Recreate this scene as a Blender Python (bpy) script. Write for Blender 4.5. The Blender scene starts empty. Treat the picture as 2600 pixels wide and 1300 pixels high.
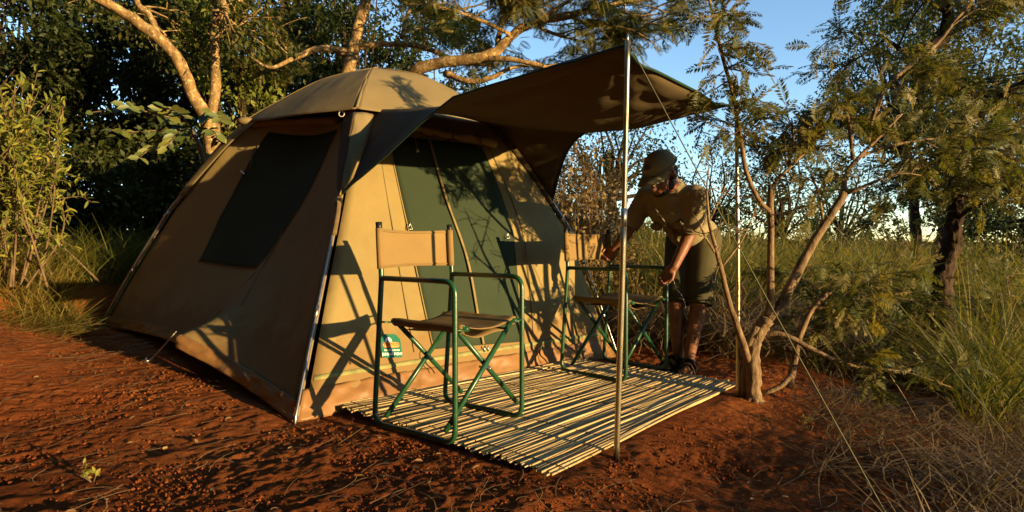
import bpy, math, random
import numpy as np
from mathutils import Vector, Matrix

# ------------------------------------------------------------------ camera, sky, sun, exposure
SC = bpy.context.scene
COL = SC.collection
CAM_H, PITCH, FPX = 0.80, 0.021, 1518.0          # metres, radians, focal length for a 2600 px wide frame
cam_d = bpy.data.cameras.new('camera')
cam_d.sensor_width = 36.0
cam_d.lens = FPX / 2600 * 36
cam_d.clip_start = 0.05
cam_d.clip_end = 3000
cam = bpy.data.objects.new('camera', cam_d)
COL.objects.link(cam)
cam.location = (0, 0, CAM_H)
cam.rotation_euler = (math.pi / 2 - PITCH, 0, 0)
SC.camera = cam

SUN_EL = math.radians(5.5)
SUN_AZ = Vector((0.812, -0.584)).normalized()
SUN = Vector((SUN_AZ.x * math.cos(SUN_EL), SUN_AZ.y * math.cos(SUN_EL), math.sin(SUN_EL)))
world = bpy.data.worlds.new('World')
SC.world = world
world.use_nodes = True
wn = world.node_tree
sky = wn.nodes.new('ShaderNodeTexSky')
sky.sky_type = 'NISHITA'
sky.sun_disc = False
sky.sun_elevation = SUN_EL
sky.sun_rotation = math.atan2(SUN_AZ.x, SUN_AZ.y)
sky.air_density = 0.78
sky.dust_density = 0.0
sky.ozone_density = 1.75
bg = wn.nodes['Background']
wn.links.new(sky.outputs[0], bg.inputs[0])
bg.inputs[1].default_value = 0.15

sun_d = bpy.data.lights.new('sun', 'SUN')
sun_d.energy = 4.25
sun_d.angle = math.radians(0.5)
sun_d.color = (1.0, 0.69, 0.32)
sun = bpy.data.objects.new('sun', sun_d)
COL.objects.link(sun)
sun.rotation_euler = (-SUN).to_track_quat('-Z', 'Y').to_euler()
sun.location = SUN * 30

SC.view_settings.view_transform = 'Standard'
SC.view_settings.look = 'None'
SC.view_settings.exposure = 1.6
SC.view_settings.gamma = 1.0
SC.view_settings.use_curve_mapping = False
SC.render.engine = 'CYCLES'
SC.cycles.max_bounces = 6
SC.cycles.transparent_max_bounces = 4
SC.cycles.use_denoising = True

rng = np.random.default_rng(11)
random.seed(11)
U = rng.uniform
PI = math.pi


# ------------------------------------------------------------------ helpers: numbers
def at(u, v, d):
    """point at world depth d (metres along +Y) seen at photo position u, v"""
    a, b = (u - 1300) / FPX, -(v - 650) / FPX
    c, s = math.cos(PITCH), math.sin(PITCH)
    Y, Z = c + b * s, -s + b * c
    return np.array([a * d / Y, d, CAM_H + Z * d / Y])


def on_ground(u, v):
    a, b = (u - 1300) / FPX, -(v - 650) / FPX
    c, s = math.cos(PITCH), math.sin(PITCH)
    Y, Z = c + b * s, -s + b * c
    k = -CAM_H / Z
    return np.array([a * k, Y * k, 0.0])


def _hash(i, j, k, seed):
    h = (i.astype(np.int64) * 374761393 + j.astype(np.int64) * 668265263 + k.astype(np.int64) * 2147483647 + seed * 1274126177) & 0xFFFFFFFF
    h = ((h ^ (h >> 13)) * 1274126177) & 0xFFFFFFFF
    h = (h ^ (h >> 16)) & 0xFFFFFFFF
    return h / 4294967295.0


def noise(x, y, z=None, seed=0):
    """value noise in 0..1"""
    x = np.asarray(x, float); y = np.asarray(y, float)
    z = np.zeros_like(x) if z is None else np.asarray(z, float)
    i, j, k = np.floor(x), np.floor(y), np.floor(z)
    f, g, h = x - i, y - j, z - k
    f, g, h = f * f * (3 - 2 * f), g * g * (3 - 2 * g), h * h * (3 - 2 * h)
    r = 0
    for a in (0, 1):
        for b in (0, 1):
            for c in (0, 1):
                w = (f if a else 1 - f) * (g if b else 1 - g) * (h if c else 1 - h)
                r = r + w * _hash(i + a, j + b, k + c, seed)
    return r


def fbm(x, y, oct=4, seed=0, z=None):
    r, a, n = 0, 0.5, 0
    for o in range(oct):
        s = 2.03 ** o
        r = r + a * noise(np.asarray(x) * s, np.asarray(y) * s, None if z is None else np.asarray(z) * s, seed + o)
        n += a
        a *= 0.5
    return r / n


def sstep(a, b, x):
    t = np.clip((np.asarray(x, float) - a) / (b - a), 0, 1)
    return t * t * (3 - 2 * t)


def unit(v):
    v = np.asarray(v, float)
    return v / (np.linalg.norm(v, axis=-1, keepdims=True) + 1e-12)


def smooth_line(P, n):
    """Catmull-Rom through the points P, n samples"""
    P = np.asarray(P, float)
    P = np.vstack([2 * P[0] - P[1], P, 2 * P[-1] - P[-2]])
    m = len(P) - 3
    t = np.linspace(0, m - 1e-9, n)
    i = np.floor(t).astype(int)
    f = (t - i)[:, None]
    p0, p1, p2, p3 = P[i], P[i + 1], P[i + 2], P[i + 3]
    return 0.5 * (2 * p1 + (p2 - p0) * f + (2 * p0 - 5 * p1 + 4 * p2 - p3) * f ** 2 + (3 * p1 - p0 - 3 * p2 + p3) * f ** 3)


def fillet(pts, r, seg=6):
    """round the inner corners of a polyline; r is one radius or one per corner"""
    pts = [np.asarray(p, float) for p in pts]
    out = [pts[0]]
    for i in range(1, len(pts) - 1):
        rr = r[i - 1] if isinstance(r, (list, tuple)) else r
        a, b, c = pts[i - 1], pts[i], pts[i + 1]
        d1, d2 = unit(a - b), unit(c - b)
        ang = math.acos(np.clip(np.dot(d1, d2), -1, 1))
        t = min(rr / math.tan(ang / 2), np.linalg.norm(a - b) * .48, np.linalg.norm(c - b) * .48)
        p1, p2 = b + d1 * t, b + d2 * t
        for k in range(seg + 1):
            s = k / seg
            out.append((1 - s) ** 2 * p1 + 2 * s * (1 - s) * b + s * s * p2)
    out.append(pts[-1])
    return np.array(out)


# ------------------------------------------------------------------ helpers: meshes
def tube(P, R, n=8, cap=True, flat=1.0):
    """tube along P with radii R; verts, faces"""
    P = np.asarray(P, float)
    k = len(P)
    R = np.full(k, R, float) if np.isscalar(R) else np.asarray(R, float)
    T = np.gradient(P, axis=0)
    T = unit(T)
    ref = np.array([0, 0, 1.0]) if abs(T[0][2]) < 0.9 else np.array([1.0, 0, 0])
    N = unit(np.cross(T[0], ref))
    V = np.zeros((k, n, 3))
    ang = np.linspace(0, 2 * PI, n, endpoint=False)
    ca, sa = np.cos(ang)[:, None], np.sin(ang)[:, None] * flat
    for i in range(k):
        N = N - T[i] * np.dot(N, T[i])
        N = N / (np.linalg.norm(N) + 1e-12)
        Bn = np.cross(T[i], N)
        V[i] = P[i] + R[i] * (ca * N + sa * Bn)
    V = V.reshape(-1, 3)
    F = []
    for i in range(k - 1):
        for j in range(n):
            a, b = i * n + j, i * n + (j + 1) % n
            F.append((a, b, b + n, a + n))
    if cap:
        F.append(tuple(range(n - 1, -1, -1)))
        F.append(tuple((k - 1) * n + j for j in range(n)))
    return V, F


def box(cx, cy, cz, sx, sy, sz):
    V = np.array([[cx + sx * a / 2, cy + sy * b / 2, cz + sz * c / 2] for a in (-1, 1) for b in (-1, 1) for c in (-1, 1)])
    F = [(0, 1, 3, 2), (4, 6, 7, 5), (0, 4, 5, 1), (2, 3, 7, 6), (0, 2, 6, 4), (1, 5, 7, 3)]
    return V, F


def ball(c, r, n=10, m=7):
    """ellipsoid"""
    r = np.array([r, r, r]) if np.isscalar(r) else np.asarray(r, float)
    V = [np.array([0, 0, 1.0])]
    for i in range(1, m):
        a = PI * i / m
        for j in range(n):
            b = 2 * PI * j / n
            V.append(np.array([math.sin(a) * math.cos(b), math.sin(a) * math.sin(b), math.cos(a)]))
    V.append(np.array([0, 0, -1.0]))
    F = [(0, 1 + j, 1 + (j + 1) % n) for j in range(n)]
    for i in range(m - 2):
        for j in range(n):
            a, b = 1 + i * n + j, 1 + i * n + (j + 1) % n
            F.append((a, a + n, b + n, b))
    e = 1 + (m - 2) * n
    F += [(len(V) - 1, e + (j + 1) % n, e + j) for j in range(n)]
    return np.array(V) * r + np.asarray(c, float), F


def grid(G, close_thick=0.0):
    """sheet from a (m, n, 3) array, doubled with thickness when close_thick > 0"""
    m, n = G.shape[:2]
    F = [(i * n + j, i * n + j + 1, (i + 1) * n + j + 1, (i + 1) * n + j) for i in range(m - 1) for j in range(n - 1)]
    V = G.reshape(-1, 3)
    if close_thick:
        du = np.gradient(G, axis=1); dv = np.gradient(G, axis=0)
        N = unit(np.cross(du, dv)).reshape(-1, 3)
        k = len(V)
        V2 = V - N * close_thick
        F2 = [tuple(reversed([x + k for x in f])) for f in F]
        E = []
        for i in range(m - 1):
            E.append((i * n, (i + 1) * n, (i + 1) * n + k, i * n + k))
            E.append((i * n + n - 1, i * n + n - 1 + k, (i + 1) * n + n - 1 + k, (i + 1) * n + n - 1))
        for j in range(n - 1):
            E.append((j, j + k, j + 1 + k, j + 1))
            E.append(((m - 1) * n + j, (m - 1) * n + j + 1, (m - 1) * n + j + 1 + k, (m - 1) * n + j + k))
        V = np.vstack([V, V2]); F = F + F2 + E
    return V, F


def join(*parts):
    Vs, Fs, o = [], [], 0
    for V, F in parts:
        Vs.append(np.asarray(V, float)); Fs += [tuple(x + o for x in f) for f in F]; o += len(V)
    return np.vstack(Vs), Fs


def add_mesh(name, V, F, mat, smooth=True):
    me = bpy.data.meshes.new(name)
    me.from_pydata(np.asarray(V).tolist(), [], F)
    me.materials.append(mat)
    if smooth:
        me.polygons.foreach_set('use_smooth', [True] * len(me.polygons))
    me.update()
    return me


def quad_mesh(name, V, Q, mat, attr=None, smooth=False):
    """large all-quad mesh, with a per-vertex value 'tone'"""
    V = np.asarray(V, np.float32); Q = np.asarray(Q, np.int32)
    me = bpy.data.meshes.new(name)
    me.vertices.add(len(V)); me.vertices.foreach_set('co', V.ravel())
    me.loops.add(Q.size); me.loops.foreach_set('vertex_index', Q.ravel())
    me.polygons.add(len(Q))
    me.polygons.foreach_set('loop_start', np.arange(0, Q.size, 4, dtype=np.int32))
    me.polygons.foreach_set('loop_total', np.full(len(Q), 4, np.int32))
    if smooth:
        me.polygons.foreach_set('use_smooth', np.ones(len(Q), bool))
    if attr is not None:
        a = me.attributes.new('tone', 'FLOAT', 'POINT')
        a.data.foreach_set('value', np.asarray(attr, np.float32))
    me.materials.append(mat)
    me.update(calc_edges=True)
    return me


def link(name, me, parent=None, loc=None):
    o = bpy.data.objects.new(name, me)
    COL.objects.link(o)
    if parent is not None:
        o.parent = parent
    if loc is not None:
        o.location = loc
    return o


def tag(o, label=None, cat=None, group=None, kind=None):
    if label: o['label'] = label
    if cat: o['category'] = cat
    if group: o['group'] = group
    if kind: o['kind'] = kind
    return o


def thing(name, label, cat, loc=(0, 0, 0), rz=0, group=None):
    o = bpy.data.objects.new(name, None)
    o.empty_display_size = 0.1
    COL.objects.link(o)
    o.location = loc
    o.rotation_euler = (0, 0, rz)
    return tag(o, label, cat, group)


def root_of(o):
    while o.parent is not None:
        o = o.parent
    return o


def part(parent, name, VF, mat, smooth=True, local=False):
    """a mesh under its thing; VF in world coordinates unless local"""
    V, F = VF
    V = np.asarray(V, float)
    if not local:
        V = V - np.array(root_of(parent).location)
    return link(name, add_mesh(name, V, F, mat, smooth), parent)


def rotmats(fwd, up):
    """N rotation matrices with columns (forward, side, up)"""
    f = unit(fwd)
    s = unit(np.cross(up, f))
    u = np.cross(f, s)
    return np.stack([f, s, u], axis=2)


def scatter(T, Q, pos, R, sc, tone=None, spread=0.0):
    """copies of template verts T (k,3) quads Q into one array"""
    N, k = len(pos), len(T)
    sc = np.asarray(sc, float)
    if sc.ndim == 1: sc = sc[:, None, None]
    V = np.einsum('nij,kj->nki', R, T) * sc + pos[:, None, :]
    QQ = (Q[None] + (np.arange(N) * k)[:, None, None]).reshape(-1, 4)
    t = np.repeat(U(0, 1, N) if tone is None else tone, k)
    return V.reshape(-1, 3), QQ, t


def cat_sc(L):
    V, Q, t, o = [], [], [], 0
    for a, b, c in L:
        V.append(a); Q.append(b + o); t.append(c); o += len(a)
    return np.vstack(V), np.vstack(Q), np.concatenate(t)


# ------------------------------------------------------------------ materials
MATS = {}


def new_mat(name):
    m = bpy.data.materials.new(name)
    m.use_nodes = True
    nt = m.node_tree
    return m, nt, nt.nodes['Principled BSDF']


def nd(nt, typ, **kw):
    n = nt.nodes.new(typ)
    for k, v in kw.items():
        setattr(n, k, v)
    return n


def ramp(nt, src, stops):
    r = nd(nt, 'ShaderNodeValToRGB')
    e = r.color_ramp.elements
    while len(e) < len(stops): e.new(0.5)
    for i, (p, c) in enumerate(stops):
        e[i].position = p
        e[i].color = (*c, 1)
    nt.links.new(src, r.inputs[0])
    return r.outputs[0]


def noise_tex(nt, scale, detail=4, rough=0.55, coord='Object', vec=None, mapping=None):
    t = nd(nt, 'ShaderNodeTexNoise')
    t.inputs['Scale'].default_value = scale
    t.inputs['Detail'].default_value = detail
    t.inputs['Roughness'].default_value = rough
    if vec is None:
        tc = nd(nt, 'ShaderNodeTexCoord')
        vec = tc.outputs[coord]
    if mapping:
        mp = nd(nt, 'ShaderNodeMapping')
        mp.inputs['Scale'].default_value = mapping
        nt.links.new(vec, mp.inputs[0]); vec = mp.outputs[0]
    nt.links.new(vec, t.inputs['Vector'])
    return t.outputs['Fac']


def bump(nt, src, dist, strength=1.0, prev=None):
    b = nd(nt, 'ShaderNodeBump')
    b.inputs['Distance'].default_value = dist
    b.inputs['Strength'].default_value = strength
    nt.links.new(src, b.inputs['Height'])
    if prev is not None: nt.links.new(prev, b.inputs['Normal'])
    return b.outputs[0]


def canvas(name, c1, c2, wr=0.004, rough=0.9, translucent=0.0, tcol=None, dust=False):
    m, nt, p = new_mat(name)
    f = noise_tex(nt, 2.5, 5, 0.6)
    c1 = tuple(x * .93 for x in c1); c2 = tuple(x * 1.06 for x in c2)
    col = ramp(nt, f, [(0.3, c1), (0.7, c2)])
    if dust:
        tc = nd(nt, 'ShaderNodeTexCoord'); sp = nd(nt, 'ShaderNodeSeparateXYZ')
        nt.links.new(tc.outputs['Object'], sp.inputs[0])
        ad = nd(nt, 'ShaderNodeMath', operation='MULTIPLY_ADD'); ad.inputs[1].default_value = -0.55
        nt.links.new(noise_tex(nt, 7, 6, 0.7), ad.inputs[0]); nt.links.new(sp.outputs['Z'], ad.inputs[2])
        mx = nd(nt, 'ShaderNodeMixRGB')
        nt.links.new(ramp(nt, ad.outputs[0], [(0.0, (.45, .45, .45)), (0.12, (0, 0, 0))]), mx.inputs[0])
        nt.links.new(col, mx.inputs[1]); mx.inputs[2].default_value = (0.17, 0.075, 0.028, 1)
        col = mx.outputs[0]
    nt.links.new(col, p.inputs['Base Color'])
    p.inputs['Roughness'].default_value = rough
    p.inputs['Specular IOR Level'].default_value = 0.2
    b = bump(nt, noise_tex(nt, 5, 3, 0.5), wr * 3, 0.6)
    b = bump(nt, noise_tex(nt, 500, 2, 0.5), 0.0006, 0.5, b)
    nt.links.new(b, p.inputs['Normal'])
    if translucent:
        t = nd(nt, 'ShaderNodeBsdfTranslucent')
        t.inputs[0].default_value = (*(tcol or c2), 1)
        nt.links.new(b, t.inputs['Normal'])
        x = nd(nt, 'ShaderNodeMixShader')
        x.inputs[0].default_value = translucent
        nt.links.new(p.outputs[0], x.inputs[1]); nt.links.new(t.outputs[0], x.inputs[2])
        nt.links.new(x.outputs[0], nt.nodes['Material Output'].inputs[0])
    MATS[name] = m
    return m


def plain(name, col, rough=0.6, metal=0.0, spec=0.4, var=0.25, scale=20, bmp=0.0, bscale=60):
    m, nt, p = new_mat(name)
    f = noise_tex(nt, scale, 4)
    c = np.array(col)
    nt.links.new(ramp(nt, f, [(0.3, tuple(c * (1 - var))), (0.7, tuple(np.minimum(c * (1 + var), 1)))]), p.inputs['Base Color'])
    p.inputs['Roughness'].default_value = rough
    p.inputs['Metallic'].default_value = metal
    p.inputs['Specular IOR Level'].default_value = spec
    if bmp:
        nt.links.new(bump(nt, noise_tex(nt, bscale, 4), bmp, 0.8), p.inputs['Normal'])
    MATS[name] = m
    return m


def leafy(name, cols, trans=0.35, rough=0.55, tboost=1.3):
    """leaf material: colour by the per-leaf value 'tone'"""
    m, nt, p = new_mat(name)
    a = nd(nt, 'ShaderNodeAttribute', attribute_name='tone')
    n = len(cols)
    c = ramp(nt, a.outputs['Fac'], [(i / max(n - 1, 1), x) for i, x in enumerate(cols)])
    nt.links.new(c, p.inputs['Base Color'])
    p.inputs['Roughness'].default_value = rough
    p.inputs['Specular IOR Level'].default_value = 0.25
    t = nd(nt, 'ShaderNodeBsdfTranslucent')
    g = nd(nt, 'ShaderNodeMixRGB', blend_type='MULTIPLY')
    g.inputs[0].default_value = 1.0
    g.inputs[2].default_value = (1.2 * tboost, 1.15 * tboost, 0.5, 1)
    nt.links.new(c, g.inputs[1]); nt.links.new(g.outputs[0], t.inputs[0])
    x = nd(nt, 'ShaderNodeMixShader')
    x.inputs[0].default_value = trans
    nt.links.new(p.outputs[0], x.inputs[1]); nt.links.new(t.outputs[0], x.inputs[2])
    nt.links.new(x.outputs[0], nt.nodes['Material Output'].inputs[0])
    MATS[name] = m
    return m


def bark(name, dark, light, scale=14, bmp=0.012, lichen=None, stretch=(1, 1, 0.35)):
    m, nt, p = new_mat(name)
    f = noise_tex(nt, scale, 6, 0.65, mapping=stretch)
    c = ramp(nt, f, [(0.32, dark), (0.66, light)])
    if lichen:
        l = noise_tex(nt, scale * 1.3, 5, 0.7)
        mx = nd(nt, 'ShaderNodeMixRGB')
        nt.links.new(ramp(nt, l, [(0.52, (0, 0, 0)), (0.6, (1, 1, 1))]), mx.inputs[0])
        nt.links.new(c, mx.inputs[1]); mx.inputs[2].default_value = (*lichen, 1)
        c = mx.outputs[0]
    nt.links.new(c, p.inputs['Base Color'])
    p.inputs['Roughness'].default_value = 0.9
    p.inputs['Specular IOR Level'].default_value = 0.15
    b = bump(nt, f, bmp, 1.0)
    b = bump(nt, noise_tex(nt, scale * 6, 4, 0.6), bmp * 0.25, 0.8, b)
    nt.links.new(b, p.inputs['Normal'])
    MATS[name] = m
    return m


def soil_mat():
    m, nt, p = new_mat('red_soil')
    f = noise_tex(nt, 1.1, 6, 0.6)
    c = ramp(nt, f, [(0.28, (0.2427, 0.0621, 0.0150)), (0.5, (0.3834, 0.1074, 0.0255)), (0.72, (0.5112, 0.1695, 0.0457))])
    g = noise_tex(nt, 55, 6, 0.7)
    mx = nd(nt, 'ShaderNodeMixRGB', blend_type='MULTIPLY')
    mx.inputs[0].default_value = 0.75
    nt.links.new(c, mx.inputs[1])
    nt.links.new(ramp(nt, g, [(0.25, (0.45, 0.40, 0.38)), (0.6, (1, 1, 1)), (0.8, (1.35, 1.3, 1.25))]), mx.inputs[2])
    # pale specks of grit and chaff
    s = noise_tex(nt, 190, 2, 0.5)
    mx2 = nd(nt, 'ShaderNodeMixRGB')
    nt.links.new(ramp(nt, s, [(0.72, (0, 0, 0)), (0.78, (1, 1, 1))]), mx2.inputs[0])
    nt.links.new(mx.outputs[0], mx2.inputs[1]); mx2.inputs[2].default_value = (0.36, 0.20, 0.09, 1)
    nt.links.new(mx2.outputs[0], p.inputs['Base Color'])
    p.inputs['Roughness'].default_value = 0.95
    p.inputs['Specular IOR Level'].default_value = 0.1
    b = bump(nt, noise_tex(nt, 110, 8, 0.8), 0.010, 1.0)
    b = bump(nt, noise_tex(nt, 220, 5, 0.7), 0.004, 0.9, b)
    nt.links.new(b, p.inputs['Normal'])
    MATS['soil'] = m
    return m


M_SOIL = soil_mat()
M_CANVAS = canvas('tan_canvas', (0.2331, 0.1739, 0.0681), (0.2553, 0.1924, 0.0755), 0.006, dust=True)
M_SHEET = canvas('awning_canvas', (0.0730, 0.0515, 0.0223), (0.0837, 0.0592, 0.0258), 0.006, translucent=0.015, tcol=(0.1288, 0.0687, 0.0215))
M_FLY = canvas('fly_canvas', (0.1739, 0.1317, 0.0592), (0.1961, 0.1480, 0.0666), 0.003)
M_CHAIRCLOTH = canvas('chair_canvas', (0.2220, 0.1443, 0.0533), (0.2516, 0.1628, 0.0607), 0.002, translucent=0.12, tcol=(0.3700, 0.1924, 0.0518))
M_SKIRT = canvas('groundsheet_skirt', (0.1850, 0.0925, 0.0333), (0.2368, 0.1221, 0.0444), 0.010, rough=0.45)
M_GREENBAND = plain('faded_green_band', (0.22, 0.21, 0.075), 0.85)
M_BIND = plain('green_binding', (0.0063, 0.0262, 0.0123), 0.6)
M_WEB = plain('brown_webbing', (0.13, 0.085, 0.035), 0.8)
M_BLACK = plain('black_plastic', (0.012, 0.012, 0.012), 0.45)
M_STEEL = plain('galvanised_steel', (0.50, 0.50, 0.50), 0.38, 1.0, var=0.2, scale=30)
M_BRASSY = plain('zinc_pole', (0.44, 0.37, 0.23), 0.40, 1.0, var=0.2, scale=18)
M_CORD = plain('pale_cord', (0.45, 0.42, 0.36), 0.8)
M_ROPE = plain('olive_rope', (0.10, 0.10, 0.05), 0.85)
M_ZIP = plain('tan_zip', (0.2040, 0.1500, 0.0600), 0.8)
M_REED1 = plain('reed_straw', (0.3996, 0.2812, 0.1153), 0.55, var=0.22, scale=9)
M_REED2 = plain('reed_pale', (0.4588, 0.3515, 0.1638), 0.5, var=0.2, scale=9)
M_REED3 = plain('reed_brown', (0.2960, 0.2072, 0.0962), 0.6, var=0.3, scale=12)
M_SKIN = plain('brown_skin', (0.1800, 0.0720, 0.0324), 0.48, var=0.18, scale=14, bmp=0.002, bscale=90)
M_SHIRT = canvas('khaki_shirt', (0.205, 0.168, 0.088), (0.235, 0.195, 0.105), 0.006)
M_TRIM = canvas('khaki_trim', (0.15, 0.122, 0.066), (0.17, 0.14, 0.075), 0.003)
M_SHORTS = canvas('olive_shorts', (0.0561, 0.0493, 0.0221), (0.0723, 0.0629, 0.0272), 0.005)
M_CAP = canvas('khaki_cap', (0.2329, 0.2096, 0.1087), (0.2794, 0.2484, 0.1320), 0.001)
M_CAPD = plain('dark_cap_crown', (0.035, 0.045, 0.045), 0.85)
M_SANDAL = plain('dark_sandal', (0.022, 0.018, 0.014), 0.6)
M_HAIR = plain('black_hair', (0.010, 0.008, 0.007), 0.8)
M_WHITE = plain('white_print', (0.78, 0.78, 0.72), 0.6, var=0.05)
M_RED = plain('red_print', (0.50, 0.04, 0.02), 0.6, var=0.1)
M_YEL = plain('ochre_print', (0.62, 0.33, 0.06), 0.6, var=0.1)
M_TAGGREEN = plain('green_label', (0.008, 0.125, 0.065), 0.4, var=0.15)


def mesh_cloth(name, c1, c2):
    m, nt, p = new_mat(name)
    tc = nd(nt, 'ShaderNodeTexCoord')
    w = nd(nt, 'ShaderNodeTexWave', wave_type='BANDS', bands_direction='Z')
    w.inputs['Scale'].default_value = 70
    w.inputs['Distortion'].default_value = 1.2
    nt.links.new(tc.outputs['Object'], w.inputs['Vector'])
    f = noise_tex(nt, 3.2, 5, 0.6)
    mx = nd(nt, 'ShaderNodeMixRGB')
    nt.links.new(f, mx.inputs[0])
    mx.inputs[1].default_value = (*c1, 1); mx.inputs[2].default_value = (*c2, 1)
    m2 = nd(nt, 'ShaderNodeMixRGB', blend_type='MULTIPLY'); m2.inputs[0].default_value = 0.45
    nt.links.new(mx.outputs[0], m2.inputs[1]); nt.links.new(w.outputs['Fac'], m2.inputs[2])
    # pale dust specks
    s = noise_tex(nt, 120, 2, 0.5)
    m3 = nd(nt, 'ShaderNodeMixRGB')
    nt.links.new(ramp(nt, s, [(0.68, (0, 0, 0)), (0.80, (0.5, 0.5, 0.5))]), m3.inputs[0])
    nt.links.new(m2.outputs[0], m3.inputs[1]); m3.inputs[2].default_value = (0.14, 0.14, 0.08, 1)
    nt.links.new(m3.outputs[0], p.inputs['Base Color'])
    p.inputs['Roughness'].default_value = 0.8
    p.inputs['Specular IOR Level'].default_value = 0.15
    nt.links.new(bump(nt, w.outputs['Fac'], 0.0012, 0.6), p.inputs['Normal'])
    return m


M_MESHCLOTH = mesh_cloth('green_mesh', (0.030, 0.046, 0.026), (0.048, 0.068, 0.036))


def green_paint():
    m, nt, p = new_mat('green_paint')
    f = noise_tex(nt, 28, 6, 0.7)
    c = ramp(nt, f, [(0.30, (0.0074, 0.0434, 0.0174)), (0.60, (0.0136, 0.0651, 0.0248)), (0.70, (0.0310, 0.0620, 0.0279)), (0.82, (0.1860, 0.1488, 0.0868))])
    nt.links.new(c, p.inputs['Base Color'])
    p.inputs['Roughness'].default_value = 0.32
    p.inputs['Specular IOR Level'].default_value = 0.5
    nt.links.new(bump(nt, noise_tex(nt, 90, 4, 0.6), 0.0008, 0.5), p.inputs['Normal'])
    return m


M_GREEN = green_paint()
M_LEAF_DARK = leafy('leaf_dark', [(0.0160, 0.0272, 0.0072), (0.0288, 0.0432, 0.0104), (0.0600, 0.0680, 0.0144), (0.1120, 0.1000, 0.0208)])
M_LEAF_LIME = leafy('leaf_lime', [(0.10, 0.13, 0.022), (0.17, 0.19, 0.028), (0.28, 0.25, 0.036)])
M_LEAF_FEATHER = leafy('leaf_feather', [(0.040, 0.054, 0.018), (0.075, 0.085, 0.024), (0.125, 0.118, 0.034), (0.20, 0.16, 0.055)])
M_LEAF_FAR = leafy('leaf_far', [(0.022, 0.036, 0.014), (0.045, 0.058, 0.018), (0.090, 0.090, 0.026)])
M_GRASS = leafy('grass_green', [(0.0612, 0.0808, 0.0143), (0.1122, 0.1190, 0.0214), (0.1938, 0.1594, 0.0357), (0.2754, 0.2019, 0.0581)])
M_DRY = leafy('grass_dry', [(0.1040, 0.0680, 0.0288), (0.1600, 0.1080, 0.0448), (0.2320, 0.1640, 0.0680)], trans=0.2)
M_STRAW = leafy('straw_litter', [(0.1020, 0.0510, 0.0213), (0.1870, 0.1062, 0.0425), (0.3060, 0.1955, 0.0850)], trans=0.1)
M_BARK_LICHEN = bark('bark_lichen', (0.0978, 0.0593, 0.0242), (0.2760, 0.1730, 0.0677), 16, 0.016, (0.4140, 0.3066, 0.1426))
M_BARK_SMOOTH = bark('bark_smooth', (0.070, 0.042, 0.022), (0.27, 0.185, 0.100), 30, 0.014, stretch=(1, 1, 0.28))
M_BARK_DARK = bark('bark_dark', (0.0210, 0.0133, 0.0084), (0.0735, 0.0462, 0.0280), 18, 0.03)
M_BARK_RED = bark('bark_red', (0.12, 0.05, 0.022), (0.30, 0.135, 0.055), 18, 0.02)
M_TWIG = bark('twig', (0.07, 0.045, 0.025), (0.17, 0.115, 0.065), 30, 0.003)

# ------------------------------------------------------------------ tent corner points (used by the ground too)
TA = np.array([-0.97, 2.67, 0.0]); TB = np.array([0.73, 4.22, 0.0])
TC = np.array([-3.27, 4.78, 0.148]); TD = np.array([-1.57, 6.33, 0.12])
APEX = np.array([-1.01, 4.55, 2.10])
SIDE = unit(np.array([-0.737, 0.676]))


def ground_base(x, y):
    """the large shape of the terrain, metres"""
    x = np.asarray(x, float); y = np.asarray(y, float)
    s = (x - TA[0]) * SIDE[0] + (y - TA[1]) * SIDE[1]
    z = 0.0475 * np.maximum(s, 0) * (1 - sstep(5, 10, s) * 0.6)
    lt = -((x - TA[0]) * SIDE[1] - (y - TA[1]) * SIDE[0])          # metres to the left of the tent's side
    z = z + 0.115 * np.maximum(s - 0.7, 0) * sstep(0.25, 1.3, lt) * (1 - sstep(3, 6, s))
    # levelled platform cut into the bank behind and to the left of the tent
    f = (x - TC[0]) * SIDE[0] + (y - TC[1]) * SIDE[1]          # beyond the rear-left corner
    wob = 0.16 * (noise(x * 1.7, y * 1.7, seed=5) - 0.5)
    z = z + 0.27 * sstep(0.12, 0.42, f + wob)
    # rough slope falling away on the right
    r = x - 1.35 - 0.12 * (y - 3.0)
    z = z - 0.28 * sstep(0.0, 2.2, r) * (1 - sstep(20, 40, y))
    # the levelled ground drops a little in front of the mat
    e = (x - 0.138) * 0.774 - (y - 2.03) * 0.633                    # metres in front of the mat's front edge
    z = z - 0.055 * sstep(0.02, 0.5, e)
    # far land undulates and falls gently
    d = np.hypot(x, y)
    z = z + sstep(15, 60, d) * (fbm(x / 40, y / 40, 3, 9) - 0.5) * 3.0
    return z


def flat_mask(x, y):
    """1 where tent or mat flatten the soil"""
    x = np.asarray(x, float); y = np.asarray(y, float)
    m = np.zeros_like(x)
    for P in ((TA, TB, TD, TC), (np.array([-0.894, 2.877]), np.array([0.138, 2.03]), np.array([1.279, 3.36]), np.array([0.37, 3.93]))):
        inside = np.full_like(x, 1e9)
        for i in range(4):
            a, b = P[i][:2], P[(i + 1) % 4][:2]
            e = unit(b - a)
            inside = np.minimum(inside, -(e[1] * (x - a[0]) - e[0] * (y - a[1])))
        m = np.maximum(m, sstep(-0.12, 0.04, inside))
    return m


def ground(x, y):
    return ground_base(x, y)


# ------------------------------------------------------------------ the ground
def axis(lo, hi, step, far_lo, far_hi, k=1.12):
    a = list(np.arange(lo, hi, step))
    s = step; v = a[-1]; up = []
    while v < far_hi:
        s *= k; v += s; up.append(v)
    s = step; v = lo; dn = []
    while v > far_lo:
        s *= k; v -= s; dn.append(v)
    return np.array(dn[::-1] + a + up)


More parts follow.
